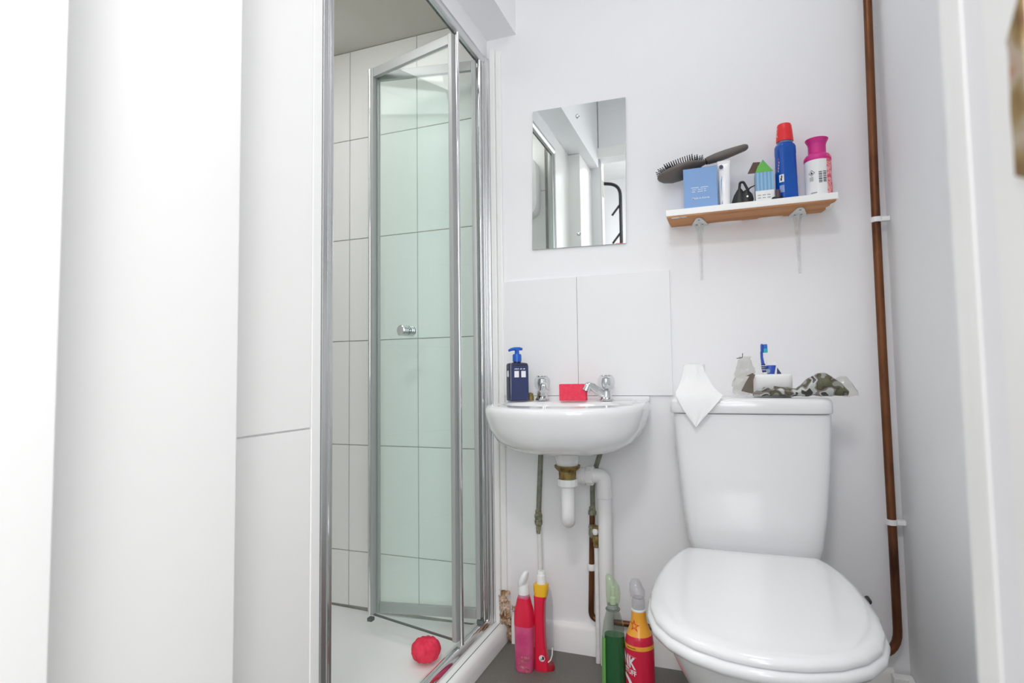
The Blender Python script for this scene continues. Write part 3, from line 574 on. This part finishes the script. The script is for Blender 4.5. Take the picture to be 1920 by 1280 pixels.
# hairbrush lying across the carton and the tube
hbz = thing('hairbrush', 'taupe paddle hairbrush resting across the carton, bristles up', 'hairbrush', (.41, -.0635, 1.5335), local=True, rot=(-.45, -.235, 0))
hd = []
for u, w, h0, h1 in ((-.134, .003, .001, .004), (-.131, .012, -.003, .006), (-.120, .022, -.010, .0085), (-.095, .031, -.0165, .010), (-.065, .034, -.017, .011), (-.035, .030, -.011, .011), (-.012, .020, -.005, .010), (.004, .011, -.003, .009), (.014, .009, -.003, .009)):
    hd.append([(u, w * math.cos(a), (h1 + h0) / 2 + (h1 - h0) / 2 * math.sin(a)) for a in [2 * PI * j / 24 for j in range(24)]])
hh = obj('head', MB().loft(hd), BROWNB, hbz, angle=60)
hp = []
for u, w, r in ((.015, .0095, .0065), (.02, .0125, .0105), (.045, .0145, .0135), (.075, .0145, .0135), (.105, .0125, .0118), (.128, .0108, .0100), (.1345, .0085, .007), (.138, .005, .004)):
    hp.append([(u, w * math.cos(a), .004 + r * math.sin(a)) for a in [2 * PI * j / 20 for j in range(20)]])
obj('handle', MB().loft(hp), BROWNB, hbz, angle=60)
obj('collar', MB().lathe([(.0098, .0135), (.0105, .0142), (.0105, .0158), (.0098, .0165)], (0, 0, .0037), 20, 'x'), BLACK, hbz)
br_ = MB()
for i in range(21):
    for k in range(-3, 4):
        u = -.122 + i * .0062; w = .0072 * k
        if abs(w) > .028 * math.sin(PI * min(1, max(.0, (u + .132) / .142))) ** .6: continue
        z0 = .0085; ln = .016 + .006 * math.sin(PI * (u + .125) / .14)
        du = (u + .055) * .16
        br_.tube([(u, w, z0), (u + du * .5, w * 1.06, z0 + ln * .6), (u + du, w * 1.12, z0 + ln)], [.0013, .0012, .0016], 5)
bo = obj('bristles', br_, BLACK, hbz); bo['kind'] = 'stuff'
obj('cushion', MB().loft([[(u, .8 * w * math.cos(a), .0095 + .0035 * max(0, math.sin(a))) for a in [2 * PI * j / 16 for j in range(16)]] for u, w in ((-.126, .004), (-.118, .02), (-.09, .029), (-.06, .031), (-.03, .026), (-.012, .012), (-.006, .003))]), mat('brush_cushion', (56, 54, 54), .6), hbz)
# white tube
tu = thing('cream_tube', 'white squeeze tube with a blue curve between carton and hair claw', 'tube', (.474, -.085, ZS))
def flatring(z, rx, ry, e=2.2): return sq(.4735, -.083, z, rx, ry, e, 28)
tbd = obj('tube', MB().loft([flatring(ZS + .001, .0155, .0145), flatring(ZS + .02, .0165, .0155), flatring(1.46, .0168, .013), flatring(1.505, .0172, .007, 3), flatring(1.517, .0174, .0022, 5)]), mat('glossy_white_tube', (244, 245, 246), .2), tu)
obj('crimp', MB().loft([flatring(1.5165, .0176, .0019, 8), flatring(1.527, .0178, .0019, 8)]), WPLAS, tu)
def tr_(z):
    t_ = max(0, min(1, (z - ZS) / .11)); return (.0163 + .0006 * t_, .0155 - .0035 * t_ if t_ < .7 else .01305 - .02 * (t_ - .7))
cv = MB(); v = []; f = []
for i in range(13):
    t_ = i / 12; z = .008 + .085 * t_; c = -.0065 - .006 * t_ + .006 * t_ * t_; v += [(-.0195, z, 0), (c, z, 0)]
for i in range(12): f.append((2 * i, 2 * i + 1, 2 * i + 3, 2 * i + 2))
cv.add(wrap(v, -PI / 2, ZS, tr_, .4735, -.083, 2.2, eps=.0006), f); obj('blue_curve', cv, pm('tube_cyan', (60, 150, 200)), tbd)
obj('dark_spot', MB().lathe([(.0001, -.0945), (.0055, -.0942), (.0058, -.091), (.0001, -.0908)], (.4662, 0, 1.507), 18, 'y'), pm('tube_navy', (44, 46, 90)), tbd)
# hair claw
hc = thing('hair_claw', 'black hair claw with a loop beside the white tube', 'hair claw', (.52, -.085, ZS))
obj('body', MB().loft([sq(.5145, -.085, ZS + z, rx, .017, 2.6, 24) for z, rx in ((0, .0215), (.012, .0225), (.03, .0165), (.043, .0085), (.049, .003))]).loft([sq(.5325, -.092, ZS + z, rx, .014, 2.2, 24) for z, rx in ((0, .016), (.014, .0195), (.028, .0165), (.038, .008), (.0405, .002))]), BLACK, hc)
obj('loop', MB().tube(bend([(.512, -.096, 1.42), (.516, -.096, 1.452), (.5255, -.096, 1.453), (.538, -.096, 1.425)], .012), .0036, 10), BLACK, hc)
obj('spike', MB().tube([(.533, -.096, 1.426), (.545, -.098, 1.434), (.5565, -.099, 1.438)], [.003, .002, .0012], 8), BLACK, hc)
obj('spring', MB().lathe([(.0025, -.1075), (.0025, -.1068), (.001, -.1062)], (.5345, 0, 1.406), 14, 'y'), ALU, hc)
# gabled carton
gc = thing('open_carton', 'pale blue striped carton with a green flap standing open', 'box', (.579, -.07, ZS))
STR = bpy.data.materials.new('striped_carton'); STR.use_nodes = True; nt = STR.node_tree; b_ = nt.nodes['Principled BSDF']; b_.inputs['Roughness'].default_value = .4
tc = nt.nodes.new('ShaderNodeTexCoord'); wv = nt.nodes.new('ShaderNodeTexWave'); wv.inputs['Scale'].default_value = 32; wv.inputs['Distortion'].default_value = .6; rp = nt.nodes.new('ShaderNodeValToRGB')
rp.color_ramp.elements[0].color = lin((104, 158, 200)); rp.color_ramp.elements[1].color = lin((146, 190, 222)); nt.links.new(tc.outputs['Object'], wv.inputs['Vector']); nt.links.new(wv.outputs['Fac'], rp.inputs[0]); nt.links.new(rp.outputs[0], b_.inputs['Base Color'])
gb = obj('carton', MB().box(.5575, .606, -.094, -.052, ZS, 1.4755), STR, gc, bev=.0008)
obj('white_band', MB().box(.5573, .6062, -.0943, -.0518, ZS + .0005, 1.4215), WPLAS, gb, smooth=False)
obj('grey_side', MB().box(.5568, .5572, -.0935, -.0525, ZS + .001, 1.475), pm('carton_grey', (168, 174, 178), .5), gb, smooth=False)
obj('green_flap', MB().prism([(.5585, 1.4758), (.5655, 1.494), (.5785, 1.5105), (.5905, 1.496), (.605, 1.4758)], 'y', -.0935, -.0925), pm('flap_green', (98, 184, 74), .45), gb, smooth=False)
obj('teal_edge', MB().prism([(.5945, 1.4758), (.606, 1.4758), (.5795, 1.5125), (.578, 1.5105)], 'y', -.0925, -.0915), pm('flap_teal', (98, 150, 140), .45), gb, smooth=False)
obj('brown_flap', MB().prism([(.5375, 1.4765), (.5585, 1.4762), (.573, 1.507), (.5535, 1.5085)], 'y', -.0905, -.0895), pm('flap_brown', (92, 70, 60), .6), gb, smooth=False)
pk = MB()
for z in (1.4005, 1.4085):
    for k in range(3):
        for q in range(4): pk.box(.563 + k * .0125 + q * .0022, .5644 + k * .0125 + q * .0022, -.09465, -.0943, z - .0014, z + .0012)
obj('print', pk, pm('grey_print', (120, 124, 130), .6), gb, smooth=False)
# small dark tube and hair tie at the shelf edge
tag(obj('lip_balm', MB().lathe([(.0001, ZS), (.0072, ZS + .0005), (.0072, ZS + .026), (.0066, ZS + .0285), (.0001, ZS + .029)], (.6145, -.104, 0), 20), mat('plum_plastic', (78, 58, 76), .35)), 'short dark plum cosmetic tube in front of the blue mouthwash', 'cosmetic')
ht = MB(); ht.tube([(.613 + .0145 * math.cos(a), -.1135 + .0085 * math.sin(a), ZS + .0022 + .006 * max(0, math.sin(a)) + .002 * math.sin(2 * a)) for a in [2 * PI * j / 40 for j in range(41)]], .0015, 8, cap=False)
tag(obj('hair_tie', ht, BLACK), 'thin black hair tie lying at the front edge of the shelf', 'hair tie')
# mouthwash
MWB = mat('mouthwash_blue', (10, 84, 180), .15, coat=.15, spec=.35); MWL = mat('mouthwash_label', (36, 70, 160), .3); REDC = mat('red_cap', (236, 40, 48), .35)
mw = thing('mouthwash_bottle', 'tall blue mouthwash bottle with a red cap', 'bottle', (.641, -.075, ZS), local=False)
def ms(z, rx, ry, e=3.4): return [( .641 + (p[0]) * math.cos(.5) - p[1] * math.sin(.5), -.072 + p[0] * math.sin(.5) + p[1] * math.cos(.5), z) for p in sq(0, 0, 0, rx, ry, e, 40)]
mb_ = obj('bottle', MB().loft([ms(ZS, .0265, .0215), ms(ZS + .004, .0285, .0235), ms(ZS + .02, .0275, .0225), ms(ZS + .135, .0262, .0212), ms(ZS + .14, .0268, .0218), ms(ZS + .160, .0265, .0215), ms(ZS + .166, .024, .0205, 3), ms(ZS + .169, .0205, .0195, 2), ms(ZS + .176, .0200, .0195, 2)]), MWB, mw, angle=50)
obj('neck', MB().lathe([(.0215, ZS + .1685), (.0215, ZS + .1745)], (.641, -.072, 0)), clear('clear_neck', (200, 214, 240), .1, 1, .3, (170, 190, 220)), mb_)
obj('cap', MB().lathe([(.0228, ZS + .175), (.0232, ZS + .177), (.0212, ZS + .205), (.0195, ZS + .222), (.0175, ZS + .2265), (.0001, ZS + .227)], (.641, -.072, 0), 36), REDC, mw)
def mr_(z): return (.0285, .0235) if z < 1.41 else (.0268, .0218)
def rotpts(P): return [(.641 + x * math.cos(.5) - y * math.sin(.5), -.072 + x * math.sin(.5) + y * math.cos(.5), z) for x, y, z in P]
def mprint(name, quads, m, a0):
    q = MB()
    for u0, u1, v0, v1 in quads:
        v, f = quad(u0, u1, v0, v1, 3); q.add(rotpts(wrap(v, a0, ZS, lambda z: (.0272, .0222), 0, 0, 3.4, eps=.0007)), f)
    return obj(name, q, m, mb_)
A0 = -2.55
mprint('white_mark', [(-.0075, .0045, .052, .074)], WHT, A0)
mprint('dark_mark', [(-.004, .000, .056, .064), (-.002, .001, .064, .071)], BLACK, A0)
mprint('pale_mark', [(-.007, .0045, .022, .043)], pm('label_pale_blue', (140, 160, 214)), A0)
mprint('red_mark', [(-.013 + .0012 * k, -.011 + .0012 * k, .085 + .008 * k, .091 + .008 * k) for k in range(5)], pm('label_red', (210, 70, 96)), A0)
mprint('white_stroke', [(-.0095 + .001 * k, -.008 + .001 * k, .083 + .008 * k, .089 + .008 * k) for k in range(4)], WHT, A0)
cm = MB()
for u, v0, v1 in ((-.010, .190, .196), (-.0075, .188, .190), (-.011, .199, .206), (-.008, .205, .2065), (-.010, .210, .2155), (-.0075, .2135, .215)):
    v, f = quad(u, u + .0022, v0, v1, 2); cm.add(wrap(v, -2.35, ZS, lambda z: (.0232 - (z - ZS - .177) * .078, .0232 - (z - ZS - .177) * .078), .641, -.072, 2, eps=.0005), f)
obj('cap_print', cm, WHT, mw)
# pink aerosol
MAG = mat('magenta_plastic', (214, 44, 140), .35); PKL = ramp_mat('floral_label', [(.3, (226, 70, 106)), (.48, (238, 110, 132)), (.56, (246, 190, 200)), (.66, (232, 130, 110))], 70, .4, 2)
pa = thing('pink_aerosol', 'short pink aerosol with flared magenta cap and floral label', 'aerosol', (.7225, -.072, ZS))
ax, ay = .7225, -.072
can = obj('can', MB().lathe([(.030, ZS), (.0335, ZS + .003), (.0345, ZS + .02), (.0335, ZS + .05), (.0342, ZS + .09), (.0342, ZS + .104)], (ax, ay, 0), 44), WPLAS, pa)
def cr(z):
    h = z - ZS; r = .0345 if h < .02 else (.0345 - .001 * (h - .02) / .03 if h < .05 else .0335 + .0007 * (h - .05) / .04); return (r, r)
fl = MB(); nr = []
for k in range(9):
    z = .004 + .099 * k / 8; v, f = quad(-.001, .05, z, z + .099 / 8, 12); fl.add(wrap(v, -.99, ZS, cr, ax, ay, 2, eps=.0005), f)
obj('floral_panel', fl, PKL, can)
obj('collar', MB().lathe([(.0343, ZS + .1035), (.0352, ZS + .105), (.035, ZS + .114), (.031, ZS + .1215), (.0255, ZS + .124), (.0235, ZS + .126)], (ax, ay, 0), 44), MAG, pa)
obj('cap', MB().lathe([(.0235, ZS + .124), (.0228, ZS + .128), (.0228, ZS + .150), (.0245, ZS + .157), (.0295, ZS + .166), (.030, ZS + .1685), (.027, ZS + .1695), (.0001, ZS + .1665)], (ax, ay, 0), 44), MAG, pa)
ink = MB()
def iq(u0, u1, v0, v1, a=-1.72, tilt=0):
    v, f = quad(u0, u1, v0, v1, 3); ink.add(wrap(v, a, ZS, cr, ax, ay, 2, tilt, eps=.0005), f)
for z0_, z1_ in ((.036, .0375), (.039, .0415), (.043, .044), (.0455, .0485), (.050, .051), (.0525, .0545), (.0565, .0575), (.059, .0615), (.063, .064), (.0655, .0675)):
    iq(.002, .0105, z0_, z1_); iq(.013, .0215, z0_ + .001, z1_ + .001)
dv, df = [], []
for (r0, r1) in ((.0072, .0088),):
    for k in range(4):
        a = PI / 2 * k; b2 = a + PI / 2; n_ = len(dv)
        dv += [(-.016 + r0 * math.cos(a), .066 + r0 * math.sin(a), 0), (-.016 + r1 * math.cos(a), .066 + r1 * math.sin(a), 0), (-.016 + r1 * math.cos(b2), .066 + r1 * math.sin(b2), 0), (-.016 + r0 * math.cos(b2), .066 + r0 * math.sin(b2), 0)]; df.append((n_, n_ + 1, n_ + 2, n_ + 3))
n_ = len(dv); dv += [(-.0185, .0625, 0), (-.0135, .0625, 0), (-.0125, .0655, 0), (-.015, .067, 0), (-.0155, .0705, 0), (-.0185, .067, 0)]; df.append(tuple(range(n_, n_ + 6)))
ink.add(wrap(dv, -1.72, ZS, cr, ax, ay, 2, eps=.0005), df)
for k in range(4):
    for q in range(5): iq(-.022 + q * .0022, -.0206 + q * .0022, .053 - k * .0032, .0546 - k * .0032)
for q in range(7): iq(-.020 + q * .0024, -.0186 + q * .0024, .008, .0105)
obj('print', ink, pm('grey_ink', (70, 72, 78), .6), can)
# ------------------------------------------------------------------ cleaning bottles on the floor
PNKB = ramp_mat('pink_bottle', [(.3, (206, 66, 122)), (.6, (222, 96, 140)), (.8, (196, 50, 92))], 14, .3, 3)
REDL = mat('red_label', (226, 30, 66), .35); YEL = mat('yellow_plastic', (244, 190, 40), .35)
p1 = thing('pink_spray_bottle', 'pink spray bottle with a white trigger head turned aside', 'bottle', (-.147, -.166, 0))
x, y = -.147, -.166
b1 = obj('bottle', MB().loft([sq(x, y, z, rx, ry, 3, 36) for z, rx, ry in ((.0005, .0255, .019), (.006, .0285, .021), (.10, .029, .0215), (.15, .030, .022), (.176, .029, .0215), (.20, .0225, .019), (.218, .0185, .017), (.222, .0175, .0165))]), PNKB, p1)
obj('red_sleeve', MB().loft([sq(x, y, z, rx + .0005, ry + .0005, 3, 36) for z, rx, ry in ((.135, .0297, .0218), (.15, .030, .022), (.176, .029, .0215), (.20, .0225, .019), (.2175, .0186, .0171))], cap=False), REDL, b1)
obj('clear_neck', MB().lathe([(.0172, .221), (.0172, .2275)], (x, y, 0)), pm('pinkish_neck', (206, 150, 164)), b1)
obj('grime', rough_patch(x - .012, x + .022, .004, .05, y - .0212, .0015, 2.2, 8, 10, keep=lambda u, v: noise.noise(Vector((u * 5, v * 5, 1))) > .05), ramp_mat('bottle_grime', [(.3, (140, 56, 62)), (.6, (206, 128, 140))], 90, .7), b1)
hd = obj('spray_head', MB().lathe([(.017, .2275), (.0172, .243), (.0155, .25), (.0145, .256)], (x, y, 0)), WPLAS, p1)
obj('trigger_shroud', MB().loft([[(x + dx + rr * math.cos(a), y + 1.15 * rr * math.sin(a) - .002, z + dz * math.cos(a)) for a in [2 * PI * j / 20 for j in range(20)]] for z, dx, rr, dz in ((.2525, -.004, .011, .004), (.262, -.003, .0145, .006), (.275, .000, .0165, .008), (.287, .003, .0145, .008), (.2955, .004, .009, .005), (.298, .004, .003, .002))]), WPLAS, hd)
CLR = clear('clear_plastic_bottle', (240, 242, 244), .06, 1, .06, (230, 232, 232))
p2 = thing('red_cleaner_bottle', 'slim red bottle with yellow collar and white push cap', 'bottle', (-.095, -.142, 0))
x, y = -.097, -.140
b2 = obj('clear_body', MB().loft([sq(x + .008, y + .004, z, rx, .017, 3, 32) for z, rx in ((.001, .026), (.02, .027), (.12, .0265), (.2, .025), (.232, .019), (.24, .0165))]), CLR, p2)
lab = obj('red_label', MB().loft([sq(x + dx, y - .004, z, rx, .0175, 4, 32) for z, dx, rx in ((.0005, -.001, .0215), (.004, -.001, .0225), (.03, -.0015, .0215), (.055, -.004, .0185), (.09, -.0055, .0165), (.16, -.006, .0158), (.2, -.005, .0165), (.221, -.003, .0195))]), REDL, p2)
obj('yellow_collar', MB().loft([sq(x - .0015, y - .002, z, rx, .019, 3, 32) for z, rx in ((.2205, .0198), (.224, .0208), (.243, .0232), (.252, .0235), (.256, .021))]), YEL, p2)
obj('white_cap', MB().lathe([(.0145, .255), (.0145, .281), (.0132, .2845), (.0125, .285), (.012, .292), (.0105, .294), (.0001, .2945)], (x - .001, y, 0), 28), WPLAS, p2)
obj('red_foot', MB().loft([sq(x + .014, y + .002, z, rx, .0145, 3, 24) for z, rx in ((.0005, .0215), (.004, .0225), (.018, .020), (.026, .014))]), mat('dark_red_plastic', (176, 24, 44), .3), p2)
obj('white_curve', MB().tube([(x + .021, y - .0145, .028), (x + .029, y - .013, .036), (x + .033, y - .010, .05), (x + .0335, y - .008, .07)], .0018, 8), WPLAS, p2)
yf = y - .0218
lg = obj('round_mark', MB().lathe([(.0001, yf - .0012), (.0092, yf - .001), (.0092, yf)], (x + .004, 0, .0405), 26, 'y'), WHT, lab)
obj('dark_wedge', MB().prism([(x + .0045, .0395), (x + .0055, .0375), (x + .0095, .0365), (x + .0115, .0405), (x + .0108, .0455), (x + .0055, .0478)], 'y', yf - .0017, yf - .0011), pm('dark_brown_ink', (66, 50, 44)), lg, smooth=False)
obj('grey_blob', MB().lathe([(.0001, yf - .0015), (.0033, yf - .0014), (.0033, yf - .0011)], (x + .002, 0, .037), 14, 'y'), pm('grey_green_ink', (150, 174, 164)), lg)
# green washing bottle
GLQ = mat('green_liquid', (12, 108, 48), .1, coat=.4); GHEAD = clear('pale_green_cap', (238, 246, 232), .1, 1, .22, (214, 228, 206)); GCL = clear('green_tinted_bottle', (226, 232, 226), .05, 1, .04, (150, 170, 158))
gx, gy = .1385, -.222
g = thing('green_spray_bottle', 'clear spray bottle half full of dark green liquid', 'bottle', (gx, gy, 0))
gp = ((.0008, .030, .021), (.006, .0335, .024), (.06, .0335, .024), (.13, .0325, .0235), (.175, .031, .0225), (.205, .0265, .021), (.226, .0205, .0185), (.238, .0165, .016))
gbt = obj('bottle', MB().loft([sq(gx, gy, z, rx, ry, 2.6, 40) for z, rx, ry in gp]), GCL, g)
obj('liquid', MB().loft([sq(gx + .003, gy, z, rx - .0035, ry - .0022, 2.6, 40) for z, rx, ry in ((.003, .031, .022), (.008, .0335, .024), (.06, .0335, .024), (.13, .0325, .0235), (.1705, .0312, .0226))]), GLQ, gbt)
obj('side_label', MB().loft([[(px_, py_, z) for px_, py_, _ in sq(gx, gy, 0, rx + .0006, ry + .0006, 2.6, 60)[30:41]] for z, rx, ry in ((.01, .0335, .024), (.06, .0335, .024), (.13, .0325, .0235), (.165, .0314, .0226))], cap=False, closed=False), pm('leaf_green_label', (112, 176, 92), .35), gbt)
obj('neck_ring', MB().lathe([(.0168, .2365), (.0205, .238), (.0205, .2405), (.0168, .2415)], (gx, gy, 0)), mat('smoky_neck', (110, 122, 112), .3), g)
obj('thread', MB().lathe([(.0150, .2415), (.0160, .243), (.0150, .2445), (.0160, .2465), (.0150, .248), (.0160, .250), (.0150, .2525)], (gx, gy, 0)), pm('grey_thread', (150, 158, 152)), g)
hdg = obj('clear_cap', MB().loft([sq(gx + dx, gy, z, rx, ry, 2.3, 32) for z, dx, rx, ry in ((.2525, 0, .0165, .016), (.262, .0015, .0190, .018), (.283, .002, .0205, .019), (.302, .0005, .0190, .018), (.318, -.0045, .0140, .015), (.329, -.0095, .009, .009), (.334, -.012, .004, .004))]), GHEAD, g)
obj('pump_stem', MB().lathe([(.0085, .2525), (.009, .27), (.005, .274), (.005, .30)], (gx + .001, gy, 0)), pm('pale_green_stem', (214, 228, 204)), hdg)
# pink paste spray bottle
sx_, sy_ = .2105, -.225
STY = mat('amber_sleeve', (247, 172, 52), .3, coat=.3); STR_ = mat('crimson_sleeve', (214, 26, 64), .3, coat=.3)
sb = thing('red_yellow_spray_bottle', 'red and yellow spray bottle with a star, beside the toilet pan', 'bottle', (sx_, sy_, 0))
RP = ((.0006, .034), (.004, .038), (.05, .0395), (.14, .0398), (.160, .039), (.178, .0365), (.190, .0318), (.202, .0262), (.213, .0225), (.226, .0205), (.240, .0198), (.2465, .0196))
def rs(z):
    for (z0, r0), (z1, r1) in zip(RP, RP[1:]):
        if z <= z1:
            k = (z - z0) / (z1 - z0); return r0 + (r1 - r0) * k
    return RP[-1][1]
def band(a, b): return [(rs(z), z) for z in [a + (b - a) * k / 8 for k in range(9)]]
bt = obj('bottle', MB().lathe([(r, z) for z, r in RP if z <= .145] + [(rs(.1525), .1525)], (sx_, sy_, 0), 48), STR_, sb)
obj('yellow_band', MB().lathe([(r + .0002, z) for r, z in band(.1515, .1625)], (sx_, sy_, 0), 48, cap=False), STY, bt)
obj('red_band', MB().lathe(band(.1625, .1845), (sx_, sy_, 0), 48, cap=False), STR_, bt)
obj('yellow_shoulder', MB().lathe([(r + .0002, z) for r, z in band(.1845, .2455)], (sx_, sy_, 0), 48), STY, bt)
obj('white_ring', MB().lathe([(.0195, .2452), (.0200, .2465), (.0200, .2495), (.0185, .2515)], (sx_, sy_, 0), 36), WPLAS, sb)
MILK = clear('milky_clear_plastic', (244, 244, 245), .1, 1, .16, (226, 226, 230))
hs_ = obj('spray_collar', MB().lathe([(.0176, .2515), (.0178, .272), (.0165, .278), (.014, .282)], (sx_, sy_, 0), 32), MILK, sb)
obj('spray_head', MB().loft([sq(sx_ + dx, sy_ + dy, z, rx, ry, 2.6, 28) for z, dx, dy, rx, ry in ((.280, 0, 0, .0140, .015), (.286, -.001, -.003, .0195, .021), (.300, -.002, -.004, .0205, .024), (.310, -.005, -.004, .0175, .022), (.320, -.007, -.003, .0150, .018), (.328, -.0075, -.002, .011, .012), (.330, -.0075, -.002, .005, .006))]), MILK, hs_)
rf = lambda z: (rs(z), rs(z))
AF = math.atan2(-1.872 - sy_, .457 - sx_)      # the side turned to the room's doorway
def sprint(name, body, size, u, z, m, tilt=0, stretch=1.0):
    v, f = text_flat(body, size, .03); mx_ = max(p[0] for p in v); v = [((p[0] - mx_) * stretch + u, p[1], 0) for p in v]
    return obj(name, MB().add(wrap(v, AF, z, rf, sx_, sy_, 2, tilt, eps=.0007), f), m, bt)
sprint('print', 'PINK', .042, -.0105, .113, WHT, -.16, .72)
sprint('print', 'STUFF', .0185, -.010, .0885, WHT, -.16, .80)
ln = MB(); v, f = quad(-.040, -.009, .1315, .1330, 8); ln.add(wrap(v, AF, 0, rf, sx_, sy_, 2, -.16, eps=.0007), f); obj('print', ln, pm('rose_print', (240, 150, 170)), bt)
dk = MB()
for k in range(11):
    v, f = quad(-.038 + k * .0026, -.0363 + k * .0026, .1552, .1582 - .0008 * (k % 3 == 1), 1); dk.add(wrap(v, AF, 0, rf, sx_, sy_, 2, 0, eps=.0008), f)
obj('print', dk, pm('dark_print', (90, 60, 30)), bt)
st_ = MB(); ov, of = [], []
def starp(r1, r2): return [((r1 if k % 2 == 0 else r2) * math.sin(PI * k / 5) - .013, (r1 if k % 2 == 0 else r2) * math.cos(PI * k / 5), 0) for k in range(10)]
o1, o2 = starp(.0155, .0058), starp(.0098, .0034); sv = o1 + o2; sf = [(k, (k + 1) % 10, 10 + (k + 1) % 10, 10 + k) for k in range(10)]
obj('star', MB().add(wrap(sv, AF, .2095, rf, sx_, sy_, 2, -.12, eps=.0012), sf), pm('star_red', (216, 52, 34)), bt, smooth=False)
cvv, cf = [], []
for i in range(15):
    a = .15 + 1.25 * i / 14
    for r in (.030, .040): cvv.append((-.058 + r * math.cos(a), .002 + r * math.sin(a), 0))
for i in range(14): cf.append((2 * i, 2 * i + 1, 2 * i + 3, 2 * i + 2))
obj('white_arc', MB().add(wrap(cvv, AF, .044, rf, sx_, sy_, 2, 0, eps=.0008), cf), WHT, bt)
# ------------------------------------------------------------------ hall fittings that show in the mirror
hr_ = thing('hall_rail', 'black bent tube rail with angled struts standing in the hall', 'rail', (-.33, -2.95, 0))
obj('tube', MB().tube(bend([(-.52, -2.95, 2.535), (-.325, -2.95, 2.50), (-.33, -2.95, .01)], .10, 8), .014, 12), BLACK, hr_)
for z in (2.33, 2.09): obj('strut', MB().tube([(-.328, -2.95, z), (-.40, -2.95, z - .09)], .009, 8), BLACK, hr_)
obj('red_clamp', MB().box(-.37, -.31, -2.975, -2.925, 1.965, 1.995), pm('red_clamp_paint', (190, 40, 50)), hr_, bev=.003)

tag(obj('pipe_stub', MB().lathe([(.007, -.001), (.007, -.028), (.005, -.034), (.0005, -.035)], (.806, 0, .268), 14, 'y'), mat('dark_pipe_end', (60, 58, 54), .5)), 'small dark pipe end on the wall behind the toilet lid', 'pipe end')
lw_ = struct('trim_6', MB().box(-.1995, -.193, -1.5345, -1.477, 0, 2.168), GLOSSW, 'white door lining next to the boxed upright', 'trim', bev=.0015)
obj('strike_plate', MB().box(-.193, -.1915, -1.520, -1.490, 1.955, 2.055), pm('dull_brass_plate', (150, 138, 120), .5), lw_, smooth=False)
